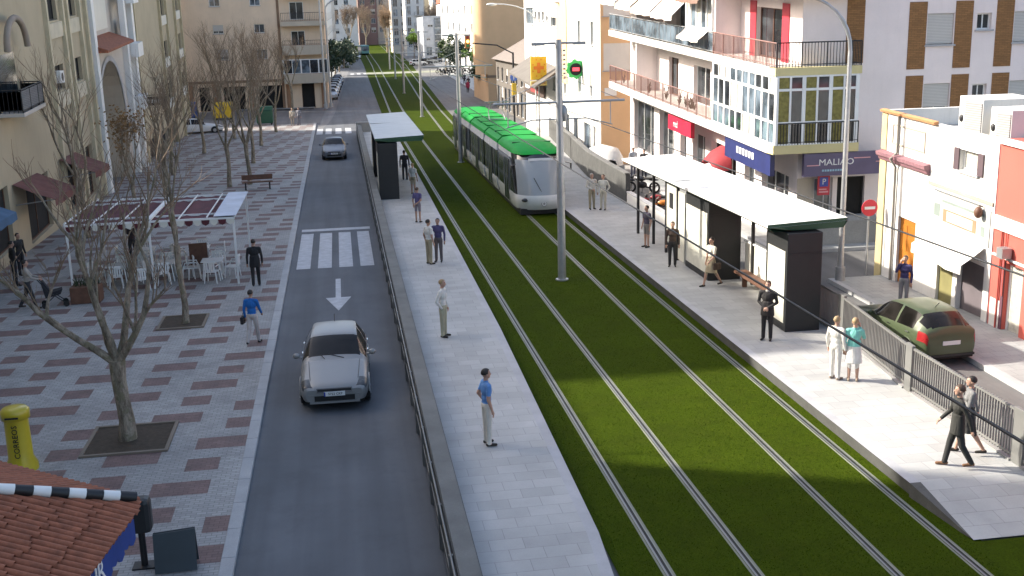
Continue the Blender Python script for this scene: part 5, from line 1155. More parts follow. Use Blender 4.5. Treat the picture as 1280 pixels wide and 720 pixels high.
bare_tree('brownish tree still holding dry leaves by the arch', -10.9, 59.5, 5.6, 1.6, .11, 51, leaves=(MT['dryleaf'], 1), fine=.85)
bare_tree('bare tree in front of the beige building', -9.4, 124, 10, 3, .16, 61); bare_tree('bare tree before the beige shop fronts', -5.2, 126, 9, 3, .14, 62); bare_tree('bare tree between the yellow bin and beige building', -13, 127, 10, 3, .16, 63)
bare_tree('small budding street tree on the right pavement by the glass shop', 19.3, 81, 4.6, 2.2, .06, 71, leaves=(MT['leaf'], 2), fine=.7, z=.14)
def leafy(label, x, y, h, rad_, cz, m_, seed, n=1500, trunk=True, name='leafy_tree', q=.22):
    rr = random.Random(seed); T = thing(name, label, 'tree', (x, y, 0)); m = MB()
    cl = [(V((rr.gauss(0, .45), rr.gauss(0, .45), rr.gauss(0, .4))) * rad_, rr.uniform(.3, .6) * rad_) for _ in range(14)]
    for _ in range(n):
        c, r = rr.choice(cl); d = V((rr.gauss(0, 1), rr.gauss(0, 1), rr.gauss(0, 1))).normalized() * r * rr.uniform(.5, 1.05)
        p = V((0, 0, cz)) + c + d; a = V((rr.gauss(0, 1), rr.gauss(0, 1), rr.gauss(0, 1))).normalized() * q; b = a.orthogonal().normalized() * q * .6
        m.add([p - a, p + b, p + a, p - b], [(0, 1, 2, 3)])
    m.build('crown', m_, T)
    m = MB(); m.tube([(0, 0, -.1), (.1, 0, cz * .5), (0, .1, cz)], [.16, .12, .05], 8)
    for k in range(4): m.tube([(.05, 0, cz * .7), (rad_ * .5 * cos(k * 1.6), rad_ * .5 * sin(k * 1.6), cz + .3)], [.07, .02], 5)
    m.build('trunk', MT['bark'], T); return T
leafy('round dark evergreen behind the tram on the right pavement', 18.0, 140, 5, 1.7, 3.4, MT['dleaf'], 1)
leafy('bright yellow green small tree by the far scooters', 24.4, 196, 5, 1.3, 4.4, mat('lime_leaf', (.16, .26, .03), .6, var=.4), 2, 900)
leafy('dark green tree left of the bright green one', 22.6, 206, 6, 2.2, 4.6, MT['dleaf'], 3); leafy('green tree farther left of the bright one by the scooters', 20.6, 214, 6, 1.9, 4.6, MT['leaf'], 4)
leafy('yellow green tree beyond the crossing path', 21.8, 318, 6, 1.6, 5.5, mat('lime_leaf2', (.16, .26, .03), .6, var=.4), 5, 900, q=.3); leafy('dark tree beyond the crossing path on the right', 24.5, 322, 6, 2.4, 4, MT['dleaf'], 6, q=.3)
for i, (x, y) in enumerate(((-1.8, 205), (-1.6, 222), (-1.2, 240), (-.6, 262))): leafy('dark green street tree %s along the left pavement' % ('first', 'second', 'third', 'fourth')[i], x + D(y) - 1.8, y, 7, 2.8, 4.2, MT['dleaf'], 10 + i, 1300, q=.3)
for i, (x, y, h) in enumerate(((18, 400, 15), (26, 420, 17), (33, 400, 16), (6, 500, 18), (14, 520, 20), (-3, 470, 16), (23, 470, 19), (30, 480, 20), (40, 470, 19))):
    bare_tree('tall bare tree at the end of the street, %s' % ['right of the bus', 'second to the right of the bus', 'in front of the pink roofed block', 'behind the bus', 'before the mauve block', 'at the left kerb', 'second row by the mauve block', 'second row by the office block', 'rightmost of all'][i], x, y, h, 4, .35, 80 + i, z=0, leaves=(MT['twig'], 14), fine=1)

# ------------------------------------------------------------------ plaza furniture
pg = thing('pergola', 'white metal pergola with burgundy cloth roof over the cafe tables', 'pergola', (-10.15, 41.3, .08)); PX, PY, PZ = 6.05, 6.0, 2.5
burg = mat('burgundy_cloth', (.1, .022, .03), .85, var=.35, scale=2)
m = MB()
for x in (.05, 2.95, PX - .05):
    for y in (.05, PY - .05): m.bx(x - .035, x + .035, y - .035, y + .035, 0, PZ)
m.build('post', MT['white'], pg)
m = MB()
for y in (0.02, 1.1, 4.9, PY): m.bx(0, PX, y - .035, y + .035, PZ - .01, PZ + .06)
for x in [k * 1.01 for k in range(0, 7)]: m.bx(x - .02, x + .02, 0, PY, PZ + .061, PZ + .1)
m.bx(2.9, 3.06, 0, PY, PZ + .1, PZ + .14); m.bx(0, .06, 0, PY, PZ + .1, PZ + .13)
m.build('roof_frame', MT['white'], pg)
m = MB(); m.grid([[(x, y, PZ + .035 - .06 * sin(pi * ((x / .6) % 1))) for y in (.1, 2, 4, PY - .1)] for x in [k * .2 for k in range(0, 31)]], True); m.build('roof_cloth', burg, pg)
m = MB(); m.bx(PX - .75, PX + .06, -.02, PY + .02, PZ + .102, PZ + .125); m.build('end_panel', mat('pale_blue_vinyl', (.5, .54, .62), .6), pg)
m = MB()
for k in range(20): x = .05 + k * .3; m.add([(x, -.03, PZ - .01), (x + .3, -.03, PZ - .01), (x + .27, -.03, PZ - .16), (x + .15, -.03, PZ - .22), (x + .03, -.03, PZ - .16)], [(4, 3, 2, 1, 0)], mi=k % 2)
m.build('valance', [burg, MT['cream']], pg)
def plastic_chair(label, x, y, rz, first=None):
    if first: return put(copy_tree(first, label=label), x, y, .08, rz)
    c = thing('plastic_chair', label, 'chair', (x, y, .08), rz, 'white plastic cafe chairs under the pergola'); w = MT['white']
    m = MB(); m.ext([(-.22, .42), (.2, .42), (.22, .45), (-.22, .455)], 'x', -.22, .22); m.build('seat', w, c)
    m = MB()
    for k in range(5): u = -.17 + k * .085; m.bx(u - .025, u + .025, -.26, -.235, .46, .82)
    m.bx(-.22, .22, -.27, -.23, .8, .87); m.build('backrest', w, c)
    for sx in (-1, 1):
        for sy in (-1, 1): m = MB(); m.tube([(sx * .2, sy * .19, .43), (sx * .24, sy * .23, 0)], [.028, .02], 6); m.build('leg', w, c)
        m = MB(); m.tube([(sx * .23, -.22, .66), (sx * .25, .1, .66), (sx * .24, .19, .44)], .022, 6); m.build('armrest', w, c)
    return c
def cafe_table(label, x, y, first=None):
    if first: return put(copy_tree(first, label=label), x, y, .08)
    c = thing('cafe_table', label, 'table', (x, y, .08), 0, 'white cafe tables under the pergola'); m = MB(); m.box((0, 0, .71), (.8, .8, .035)); m.build('tabletop', MT['white'], c, bev=.01)
    for sx in (-1, 1):
        for sy in (-1, 1): m = MB(); m.tube([(sx * .28, sy * .28, .69), (sx * .36, sy * .36, 0)], [.03, .024], 6); m.build('leg', MT['white'], c)
    return c
TB = [(-5.2, 42.6, 'at the right front post'), (-7.0, 42.8, 'behind the slim tree'), (-8.7, 42.6, 'left in front'), (-6.0, 45.4, 'right at the back'), (-8.2, 45.6, 'left at the back')]
ch = tb = None
for i, (x, y, l) in enumerate(TB):
    t = cafe_table('white cafe table %s under the pergola' % l, x, y, tb); tb = tb or t
    for k, (dx, dy, rz, w) in enumerate(((0, -.75, 0, 'near'), (.78, 0, pi / 2, 'right'), (-.78, .1, -pi / 2, 'left'), (0, .78, pi, 'far'))):
        c = plastic_chair('white plastic chair, %s side of the table %s' % (w, l), x + dx + R_(-.08, .08), y + dy + R_(-.08, .08), rz + R_(-.3, .3), ch); ch = ch or c
c = plastic_chair('lone white plastic chair in front of the pergola, left of the slim tree', -7.6, 41.2, .3, ch)
bd = thing('menu_board', 'brown menu board standing among the cafe tables', 'board', (-5.9, 44.2, .08), .1); m = MB(); m.bx(-.35, .35, -.02, .02, .25, 1.1); m.build('panel', MT['wood'], bd)
for x in (-.3, .3): m = MB(); m.tube([(x, 0, .3), (x, .06, 0)], .02, 5); m.build('leg', MT['wood'], bd)
bn = thing('bench', 'wooden bench between the bare trees on the plaza', 'bench', (-5.1, 66.6, .08), .1); m = MB(); m.bx(-.9, .9, -.22, .22, .42, .47); m.build('seat', MT['wood'], bn); m = MB(); m.bx(-.9, .9, .22, .26, .55, .85); m.build('backrest', MT['wood'], bn)
for x in (-.7, .7): m = MB(); m.bx(x - .04, x + .04, -.2, .24, 0, .42); m.build('leg', MT['dark'], bn)
pl = thing('planter', 'dark square planter box left of the pergola posts', 'planter', (-9.3, 39.9, .08)); m = MB(); m.bx(-.5, .5, -.35, .35, 0, .6); m.build('box', MT['wood'], pl, bev=.02); m = MB()
for k in range(60): a = R_(0, 6.3); x, y = R_(-.4, .4), R_(-.25, .25); m.tube([(x, y, .55), (x + .15 * cos(a), y + .15 * sin(a), R_(.7, 1.0))], [.015, .006], 4)
m.build('plant', MT['dleaf'], pl)
# yellow post box
mb_ = thing('post_box', 'yellow cylindrical post box lettered CORREOS', 'post box', (-7.4, 24.05, .08)); ym = mat('post_yellow', (.52, .4, .012), .4, coat=.4)
m = MB(); m.tube([(0, 0, 0), (0, 0, .12), (0, 0, .3), (0, 0, 1.18)], [.34, .34, .26, .25], 28); m.build('body', ym, mb_)
m = MB(); m.tube([(0, 0, 1.18), (0, 0, 1.2), (0, 0, 1.38), (0, 0, 1.44), (0, 0, 1.46)], [.25, .3, .3, .24, .1], 28); m.build('cap', ym, mb_)
m = MB(); m.bx(-.14, .14, -.31, -.295, 1.26, 1.3); m.build('slot', MT['dark'], mb_)
text('CORREOS', .17, MT['dark'], mb_, (.02, -.265, .72), (pi / 2, -pi / 2, 0))
# kiosk with tiled hexagonal roof
kk = thing('kiosk', 'hexagonal kiosk with clay tiled roof and blue scalloped fascia at the lower left corner', 'kiosk', (-7.02, 13.95, .08), rad(-8)); AP = 3.5; SI = AP * 2 / sqrt(3); ZE, ZT = 2.68, 4.0
cor = [(SI * cos(rad(30 + 60 * k)), SI * sin(rad(30 + 60 * k))) for k in range(6)]
for k in range(6):
    a, b = V((*cor[k], ZE)), V((*cor[(k + 1) % 6], ZE)); ap = V((0, 0, ZT)); m = MB(); n = 31; mid = (a + b) / 2; e = (b - a).normalized(); dn = (mid - ap).normalized(); up_ = e.cross(dn); up_ = up_ if up_.z > 0 else -up_
    m.add([a - up_ * .03, b - up_ * .03, ap - up_ * .03], [(0, 1, 2)])
    Ls = (mid - ap).length; half_ = (b - a).length / 2
    for i in range(n):
        u = -half_ + (i + .5) * 2 * half_ / n; t0 = abs(u) / half_
        P0 = ap + dn * (Ls * t0) + e * u; P1 = ap + dn * (Ls + .06) + e * u; steps = max(1, int((P1 - P0).length / .42)); w = half_ / n
        for q in range(steps):
            A, Bq = P0.lerp(P1, q / steps), P0.lerp(P1, (q + 1.12) / steps) ; R0, R1 = w * .72, w * .92; vs = []
            for (c, r, lift) in ((A, R0, .0), (Bq, R1, .022)):
                for j in range(6): an = pi * j / 5; vs.append(c + e * (r * cos(an)) + up_ * (r * .9 * sin(an) + lift - .01))
            m.add(vs, [(j, j + 1, j + 7, j + 6) for j in range(5)], True)
    m.build('roof_tiles', MT['tile'], kk)
    m = MB(); nb = 18
    for i in range(nb):
        A, Bq = a.lerp(ap, i / nb), a.lerp(ap, (i + .96) / nb); m.tube([A + V((0, 0, .07)), Bq + V((0, 0, .075))], [.085, .075], 8, mi=i % 2)
    m.build('hip_tiles', [MT['dark'], MT['white']], kk)
    # fascia with scalloped valance
    m = MB(); a2, b2 = V((cor[k][0] * .985, cor[k][1] * .985, 0)), V((cor[(k + 1) % 6][0] * .985, cor[(k + 1) % 6][1] * .985, 0)); nn = 16; N_ = (a2 + b2).normalized()
    for i in range(nn):
        A, Bq = a2.lerp(b2, i / nn), a2.lerp(b2, (i + 1) / nn); Mi = (A + Bq) / 2; dz = V((0, 0, 1))
        dl = .5 + .06 * (i % 2); m.add([A + dz * (ZE - .02), A + dz * (ZE - dl), Mi + dz * (ZE - dl - .05), Bq + dz * (ZE - dl), Bq + dz * (ZE - .02)], [(0, 1, 2, 3, 4)])
        o2 = -N_ * .015; m.add([q + o2 for q in (A + dz * (ZE - .02), A + dz * (ZE - dl), Mi + dz * (ZE - dl - .05), Bq + dz * (ZE - dl), Bq + dz * (ZE - .02))], [(4, 3, 2, 1, 0)])
    m.build('fascia', mat('kiosk_blue', (.012, .05, .25), .5) if k == 0 else bpy.data.materials['kiosk_blue'], kk)
    m = MB(); m.tube([a * .999 + V((0, 0, -.03)), b * .999 + V((0, 0, -.03))], .03, 6); m.build('gutter', MT['white'], kk)
m = MB(); m.prism([(x * .72, y * .72) for x, y in cor], 0, ZE - .05); m.build('wall', MT['black_in'], kk)
m = MB(); m.prism([(x * .76, y * .76) for x, y in cor], 0, .9); m.build('counter', MT['wood'], kk)
m = MB(); m.ell((0, 0, ZT + .12), (.14, .14, .18)); m.build('finial', MT['tile'], kk)
text('TUR', .42, MT['white'], kk, (AP * .99 + .03, .2, ZE - .3), (pi / 2, 0, pi / 2), ax='CENTER')
# litter bin on a post and slate board
lb = thing('litter_bin', 'black rounded litter bin on a post beside the kiosk', 'litter bin', (-3.95, 18.8, .08)); m = MB(); m.tube([(0, 0, 0), (0, 0, .75)], .06, 10); m.box((0, 0, .015), (.4, .3, .03)); m.build('post', MT['dark'], lb)
m = MB(); m.box((-.02, 0, 1.0), (.46, .32, .66)); m.build('bin', mat('bin_black', (.02, .022, .024), .45), lb, bev=.09)
ab = thing('sandwich_board', 'blank dark slate sandwich board standing on the plaza', 'board', (-3.36, 18.6, .08), rad(2)); slate = mat('slate', (.045, .058, .066), .6)
for sy, nm in ((-1, 'front_panel'), (1, 'rear_panel')):
    m = MB(); m.add([(-.36, sy * .2, .02), (.36, sy * .2, .02), (.36, sy * .03, .74), (-.36, sy * .03, .70), (-.36, sy * .2 + .02, .02), (.36, sy * .2 + .02, .02), (.36, sy * .03 + .02, .74), (-.36, sy * .03 + .02, .70)], [(0, 1, 2, 3), (7, 6, 5, 4), (0, 4, 5, 1), (1, 5, 6, 2), (2, 6, 7, 3), (3, 7, 4, 0)]); m.build(nm, slate, ab)
# containers and shop awnings on the left
for l, c, x, y, w in (('yellow recycling container before the beige building', (.5, .34, .02), -12.3, 122, 2.0), ('blue recycling container beside the yellow one', (.02, .06, .22), -16.4, 124, 2.2), ('dark green container behind the bare tree in the sunlit strip', (.02, .09, .05), -7.4, 113, 1.6)):
    t = thing('recycling_container', l, 'container', (x, y, 0)); pm = G('bin_' + l.split()[0], c, .5); m = MB(); m.bx(-w / 2, w / 2, -.6, .6, .2, 1.5); m.build('body', pm, t, bev=.08); m = MB(); m.ext([(-.62, 1.5), (-.45, 1.85), (.45, 1.85), (.62, 1.5)], 'x', -w / 2, w / 2); m.build('lid', pm, t)
    m = MB(); [m.tube([(sx * w * .38 - .05, sy * .4, .12), (sx * w * .38 + .05, sy * .4, .12)], .12, 10) for sx in (-1, 1) for sy in (-1, 1)]; m.build('wheel', MT['black'], t)
ra = mat('red_canvas', (.16, .06, .05), .85, var=.3, scale=3); ba = mat('blue_canvas', (.05, .11, .2), .85)
Fw = frame(pi / 2)
for l, y0, y1, z, mm in (('faded red shop awning nearest on the olive building', 49.2, 53.2, 2.6, ra), ('second faded red shop awning beneath the cream pilasters', 57.5, 61.0, 2.7, ra), ('blue shop awning at the left edge', 40.5, 43.4, 3.0, ba)):
    t = thing('awning', l, 'awning', (-14, y0, .0)); cloth(t, Fw, 0, y1 - y0, -.05, z + .6, -1.7, z - .1, mm, .3, 'cloth'); m = MB(Fw)
    for u in (.1, y1 - y0 - .1): m.tube([(u, -.05, z - .3), (u, -1.68, z - .12)], .025, 6)
    m.build('bracket', MT['steel'], t)
hs = thing('hanging_sign', 'black projecting shop sign beside the white pilasters', 'sign', (-14.2, 80, 4.4)); m = MB(); m.bx(.4, 2.4, -.06, .06, .0, .6); m.build('board', MT['dark'], hs); m = MB(); m.tube([(-.2, 0, .7), (2.4, 0, .7)], .03, 6); m.build('bracket', MT['dark'], hs); m = MB(); [m.bx(.6 + k * .24, .74 + k * .24, -.075, -.061, .18, .42) for k in range(7)]; m.build('lettering', MT['cream'], hs)
# ------------------------------------------------------------------ people
def capsule(m, p, q, r0, r1, mi, n=12):
    p, q = V(p), V(q); d = (q - p); L = d.length; d = d / L
    pts = [p - d * r0 * .98, p - d * r0 * .75, p - d * r0 * .35] + [p.lerp(q, k / 4) for k in range(5)] + [q + d * r1 * .35, q + d * r1 * .75, q + d * r1 * .98]
    rs = [r0 * .15, r0 * .66, r0 * .94] + [r0 + (r1 - r0) * k / 4 for k in range(5)] + [r1 * .94, r1 * .66, r1 * .15]
    m.tube(pts, rs, n, True, mi)
CLO = {}
def clo(c):
    k = 'cloth_%02x%02x%02x' % tuple(int(q * 255) for q in c[:3])
    if k not in CLO:
        t = NT(k); st = t.n('ShaderNodeMapping', {'Vector': t.co(), 'Scale': (1, 1, .35)}).outputs[0]
        col = t.mix(t.ramp(t.noise(9, 4, .6, st), .3, .7), sc3(c, .78), sc3(c, 1.12)); t.bump(t.noise(11, 3, .6, st), .9, .03)
        CLO[k] = t.out(Base_Color=col, Roughness=.85)
    return CLO[k]
HAIRM = {'dark': mat('hair_dark', (.018, .013, .01), .6), 'brown': mat('hair_brown', (.06, .035, .02), .6), 'fair': mat('hair_fair', (.3, .21, .11), .6), 'grey': mat('hair_grey', (.3, .29, .27), .6)}
EYE = mat('eye', (.02, .015, .012), .3); LIP = mat('lip', (.3, .12, .1), .5)
def person(label, x, y, z, face, h=1.74, top=(.5, .5, .5), legs=(.1, .1, .1), shoe=(.03, .025, .02), hair='dark', sleeve='long', bottom='trousers', arms=('down', 'down'), stride=0., long_hair=False, coat=False, female=False, vox=.016, lean=0., bag=None, collar=None, bottom2=None, group=None, cat='person'):
    """standing or walking figure, built facing local +Y; face = heading in degrees (0 looks up the street, 90 looks right)"""
    P = thing('person', label, cat, (x, y, z), -rad(face), group); k = h / 1.75
    J = lambda a, b, c: V((a * k, b * k, c * k)); sw = .185 if female else .205; hw = .1
    SK, TP, LG, SH, ET, EY, LP_ = range(7)
    bones = []  # (p, q, mat)
    m = MB()
    def cap(p, q, r0, r1, mi):
        capsule(m, p, q, r0 * k, r1 * k, 0); bones.append((p, q, r0 * k, r1 * k, mi))
    def ell(c, r, mi, rot=None):
        m.ell(c, tuple(q * k for q in r), 14, 10, 0, rot); bones.append((c - V((0, 0, r[2] * k * .5)), c + V((0, 0, r[2] * k * .5)), (r[0] + r[1]) / 2 * k, (r[0] + r[1]) / 2 * k, mi))
    ly = lean
    pelv = J(0, 0, .93); chest = J(0, ly * .6, 1.28); neck = J(0, ly, 1.47); head = J(0, ly + .025, 1.635)
    ell(J(0, -.005, .95), (.165, .115, .13), LG); ell(J(0, ly * .3, 1.1), (.145 if female else .158, .105, .16), TP); ell(J(0, ly * .6, 1.29), (.17 if female else .19, .12, .18), TP)
    if female: ell(J(0, ly * .6 + .07, 1.27), (.13, .07, .07), TP)
    cap(J(-sw + .03, ly * .8, 1.41), J(sw - .03, ly * .8, 1.41), .068, .068, TP)
    cap(J(0, ly * .8 - .01, 1.42), J(0, ly, 1.54), .062, .052, SK)
    # head with jaw, nose, ears
    ell(J(0, ly + .01, 1.655), (.076, .096, .105), SK); ell(J(0, ly + .045, 1.59), (.056, .06, .06), SK); cap(J(0, ly + .1, 1.655), J(0, ly + .118, 1.622), .009, .014, SK)
    for s in (-1, 1):
        ell(J(s * .078, ly + .0, 1.635), (.012, .022, .032), SK)
    # legs
    for s in (-1, 1):
        st = stride * s; hip = J(s * hw * .9, 0, .9); knee = J(s * .1, st * .26 + .03 * abs(stride), .49); ank = J(s * .105, st * .5 - (.1 if stride and st < 0 else 0), .085 + (.06 if stride and st < 0 else 0))
        lm = LG if bottom == 'trousers' else SK; um = LG
        wide = 1.16 if bottom == 'trousers' else 1.0
        cap(hip, knee, .088 * (1.05 if wide > 1 else 1), .06 * wide, um); cap(knee, ank, .058 * wide, .042 * wide * (1.15 if wide > 1 else .85), lm)
        cap(ank + J(0, -.04, -.04), ank + J(s * .025, .15, -.052), .038, .032, SH)
    if bottom == 'skirt':
        vs = []; n = 18
        for zz, r in ((.98, .15), (.8, .195), (.62, .215), (.52, .225)): vs.append([J(r * cos(2 * pi * i / n), r * .72 * sin(2 * pi * i / n) + (.05 * stride), zz) for i in range(n + 1)])
        m.grid(vs, True); m.add([vs[-1][i] for i in range(n)], [tuple(range(n - 1, -1, -1))]); m.add([vs[0][i] for i in range(n)], [tuple(range(n))])
        bones.append((J(0, 0, .95), J(0, 0, .56), .2 * k, .22 * k, LG))
    if coat:
        vs = []; n = 18
        for zz, r in ((1.15, .165), (.98, .185), (.8, .2), (.74, .2)): vs.append([J(r * cos(2 * pi * i / n), ly * .3 + r * .7 * sin(2 * pi * i / n), zz) for i in range(n + 1)])
        m.grid(vs, True); m.add([vs[-1][i] for i in range(n)], [tuple(range(n - 1, -1, -1))]); m.add([vs[0][i] for i in range(n)], [tuple(range(n))])
        bones.append((J(0, 0, 1.1), J(0, 0, .8), .19 * k, .2 * k, TP))
    # arms and hands
    for s, a in zip((-1, 1), arms):
        sh = J(s * sw, ly * .8, 1.405)
        el, wr = {'down': (J(s * (sw + .055), -.03, 1.12), J(s * (sw + .06), .04, .88)), 'pocket': (J(s * (sw + .09), -.09, 1.13), J(s * (sw - .01), .03, .93)), 'clasp': (J(s * (sw + .06), -.02, 1.13), J(s * .06, .16, 1.0)), 'phone': (J(s * (sw + .06), .1, 1.2), J(s * .11, .1, 1.52)),
                  'back': (J(s * (sw + .05), -.1, 1.13), J(s * .05, -.16, .99)), 'fwd': (J(s * (sw + .05), .06 + .1, 1.14), J(s * (sw + .0), .36, 1.08)), 'swingf': (J(s * (sw + .05), .08, 1.13), J(s * (sw + .03), .26, .97)), 'swingb': (J(s * (sw + .05), -.14, 1.13), J(s * (sw + .06), -.2, .89)), 'cross': (J(s * (sw + .05), .02, 1.13), J(-s * .07, .18, 1.16))}[a]
        am = TP if sleeve != 'none' else SK
        cap(sh, el, .058, .046, am); cap(el, wr, .043 if sleeve != 'long' else .047, .029 if sleeve != 'long' else .038, TP if sleeve == 'long' else SK)
        d = (wr - el).normalized(); pz = d.orthogonal().normalized(); sd = d.cross(V((0, 1, 0)) if abs(d.y) < .8 else V((1, 0, 0))).normalized()
        if a != 'pocket':
            c = wr + d * .045 * k; cap(wr, wr + d * .075 * k, .028, .034, SK)
            nrm = d.cross(sd).normalized()
            for f in range(4):
                b0 = wr + d * .09 * k + sd * ((f - 1.5) * .02 * k); L = (.07, .082, .078, .06)[f] * k
                mid = b0 + d * L * .55 + nrm * .008; tip = mid + (d * .7 + nrm * .7) * L * .5
                cap(b0, mid, .0105, .0095, SK); cap(mid, tip, .0095, .008, SK)
            t0 = wr + d * .03 * k - sd * .03 * k; cap(t0, t0 + (d * .6 - sd * .6) * .055 * k, .012, .009, SK)
    o = m.build('tmp', [MT['skin']])
    rm = o.modifiers.new('r', 'REMESH'); rm.mode = 'VOXEL'; rm.voxel_size = vox; sm = o.modifiers.new('s', 'SMOOTH'); sm.factor = .5; sm.iterations = 2 if vox < .02 else 1
    dg = bpy.context.evaluated_depsgraph_get(); me = bpy.data.meshes.new_from_object(o.evaluated_get(dg)); bpy.data.objects.remove(o)
    me.name = 'body'; me.materials.clear()
    mats = [MT['skin'], clo(top), clo(legs), clo(shoe), clo(bottom2 or legs), EYE, LIP]
    for q in mats: me.materials.append(q)
    eyes = [J(s * .031, ly + .098, 1.668) for s in (-1, 1)]; lipc = J(0, ly + .103, 1.588)
    zs = 1.0 * k
    for p in me.polygons:
        c = p.center; best = 1e9; bm_ = 0
        for a, b, r0, r1, mi in bones:
            ab = b - a; t = max(0, min(1, (c - a).dot(ab) / (ab.length_squared + 1e-12))); dd = (c - (a + ab * t)).length - (r0 + (r1 - r0) * t)
            if dd < best: best, bm_, bt, bb = dd, mi, t, (a, b)
        if sleeve == 'short' and bm_ == TP and abs(c.x) > (sw + .008) * k and c.z < 1.22 * k and 'clasp' not in arms: bm_ = SK
        if bm_ in (TP, LG) and bottom != 'skirt' and not coat and abs(c.x) < .2 * k and .9 * k < c.z < 1.1 * k: bm_ = TP if c.z > zs else LG
        if c.z > 1.5 * k: bm_ = SK
        if bottom == 'shorts' and bm_ == LG and c.z < .56 * k: bm_ = SK
        if bm_ == SK and c.z > 1.55 * k:
            if min((c - e).length for e in eyes) < .013 * k: bm_ = EY
            elif abs(c.z - lipc.z) < .008 * k and abs(c.x) < .024 * k and c.y > lipc.y - .03: bm_ = LP_
        p.material_index = bm_; p.use_smooth = True
    b = bpy.data.objects.new('body', me); COL.objects.link(b); b.parent = P
    # hair
    m = MB(); hm = HAIRM[hair]; c0 = J(0, ly - .002, 1.672); vs = []; n = 20
    for j in range(9):
        t = pi * .62 * j / 8; row = []
        for i in range(n + 1):
            a = 2 * pi * i / n; fr = max(0, sin(a)); tt = min(t, pi * (.30 if fr > .5 else .62 - .3 * fr)); w = 1 + .025 * sin(a * 7 + j)
            row.append(c0 + V((.086 * sin(tt) * cos(a) * w, .107 * sin(tt) * sin(a) * w, .1 * cos(tt))) * k)
        vs.append(row)
    m.grid(vs, True)
    if long_hair: m.ell(J(0, ly - .075, 1.56), (.075 * k, .045 * k, .13 * k))
    m.build('hair', hm, P)
    if collar: m = MB(); m.tube([J(0, ly * .8 + .0, 1.455), J(0, ly, 1.5)], [.075 * k, .066 * k], 14, False); m.build('collar', clo(collar), P)
    if bag:
        s = bag[0]; bo = thing('handbag', bag[2], 'bag', (x, y, z), -rad(face)); m = MB(); m.box(tuple(J(s * (sw + .12), .0, .78)), (.1 * k, .3 * k, .24 * k)); m.build('pouch', clo(bag[1]), bo, bev=.03)
        m = MB(); m.tube([J(s * (sw + .12), -.12, .88), J(s * (sw + .04), 0, 1.2), J(s * (sw + .12), .12, .88)], .01, 5); m.build('strap', clo(bag[1]), bo)
    return P
CR = (.5, .46, .36); KH = (.34, .29, .19); WH = (.62, .61, .57); CREAM = (.58, .55, .48)
person('man in blue polo shirt and cream trousers alone on the left platform', 2.79, 22.65, .3, 80, 1.76, (.1, .24, .52), (.6, .57, .5), hair='dark', sleeve='short', arms=('pocket', 'down'), vox=.011)
person('person in white shirt and khaki trousers standing in the middle of the left platform', 2.67, 31.5, .3, 115, 1.75, WH, (.38, .36, .25), hair='fair', arms=('down', 'pocket'), vox=.013)
person('man in white shirt and khaki trousers beside a companion in violet on the left platform', 3.1, 41.8, .3, 60, 1.76, WH, KH, hair='dark', sleeve='short', arms=('down', 'down'))
person('person in dark violet shirt standing behind the man in white on the left platform', 3.5, 42.15, .3, 200, 1.72, (.07, .06, .14), (.12, .1, .1), hair='dark', arms=('down', 'fwd'))
person('person in violet top with bare legs on the left platform', 3.35, 51.2, .3, 30, 1.66, (.1, .085, .2), (.2, .17, .2), hair='brown', sleeve='short', bottom='shorts', female=True, arms=('down', 'back'))
person('person in white top near the black box of the left shelter', 3.75, 60.2, .3, 40, 1.7, WH, KH, hair='fair', sleeve='short', bottom='shorts', arms=('down', 'down'))
person('person in dark clothes beside the left shelter', 3.65, 66, .3, 10, 1.78, (.035, .035, .045), (.03, .03, .035), arms=('down', 'down'))
person('person in pale clothes by the grey wall behind the nearest tram pole', 12.5, 64.2, .3, 150, 1.75, (.5, .48, .4), (.42, .38, .3), hair='grey')
person('left of two men in cream clothes waiting on the right platform', 12.0, 52.3, .3, 170, 1.77, CREAM, KH, hair='grey', arms=('down', 'clasp'))
person('right of two men in cream clothes waiting on the right platform', 12.5, 52.0, .3, 215, 1.74, (.6, .58, .5), CR, hair='brown', arms=('pocket', 'down'))
person('person in dark violet shirt and grey shorts before the right shelter', 12.05, 42.6, .3, 250, 1.72, (.07, .06, .09), (.2, .18, .16), hair='dark', sleeve='short', bottom='shorts')
person('person in brown top and dark trousers by the shelter posts', 12.0, 38.9, .3, 200, 1.7, (.07, .045, .035), (.035, .032, .032), hair='brown', female=True)
person('woman in white blouse and beige skirt walking by the shelter bench', 12.35, 35.5, .3, 250, 1.72, (.58, .55, .46), (.36, .3, .2), hair='dark', bottom='skirt', female=True, stride=.5, arms=('swingf', 'down'), sleeve='short', bag=(-1, (.05, .03, .02), 'dark shoulder bag of the woman in the white blouse'))
person('man in dark suit with clasped hands in front of the black shelter box', 11.75, 28.9, .3, 215, 1.74, (.022, .02, .02), (.022, .02, .022), hair='brown', arms=('clasp', 'clasp'), coat=True, vox=.013, collar=(.4, .38, .35))
person('woman in teal jacket and white skirt beside the bar fence', 12.45, 24.9, .3, 25, 1.66, (.2, .53, .46), (.66, .64, .6), shoe=(.3, .24, .18), hair='fair', bottom='skirt', female=True, coat=True, arms=('down', 'phone'), vox=.012)
person('person in long white clothes standing close to the woman in teal', 12.08, 25.15, .3, 60, 1.66, (.62, .6, .55), (.62, .6, .56), shoe=(.25, .2, .16), hair='fair', arms=('down', 'down'), vox=.014)
person('man in dark coat walking along the near end of the right platform', 12.0, 19.35, .3, 285, 1.76, (.03, .03, .026), (.025, .025, .024), shoe=(.2, .1, .05), hair='brown', coat=True, stride=.36, arms=('swingb', 'swingf'), vox=.011)
person('woman in black and white patterned top walking beside the man in the dark coat', 12.62, 19.95, .3, 290, 1.7, (.16, .16, .16), (.03, .03, .03), hair='dark', female=True, stride=.42, bottom='skirt', arms=('swingf', 'swingb'), vox=.012)
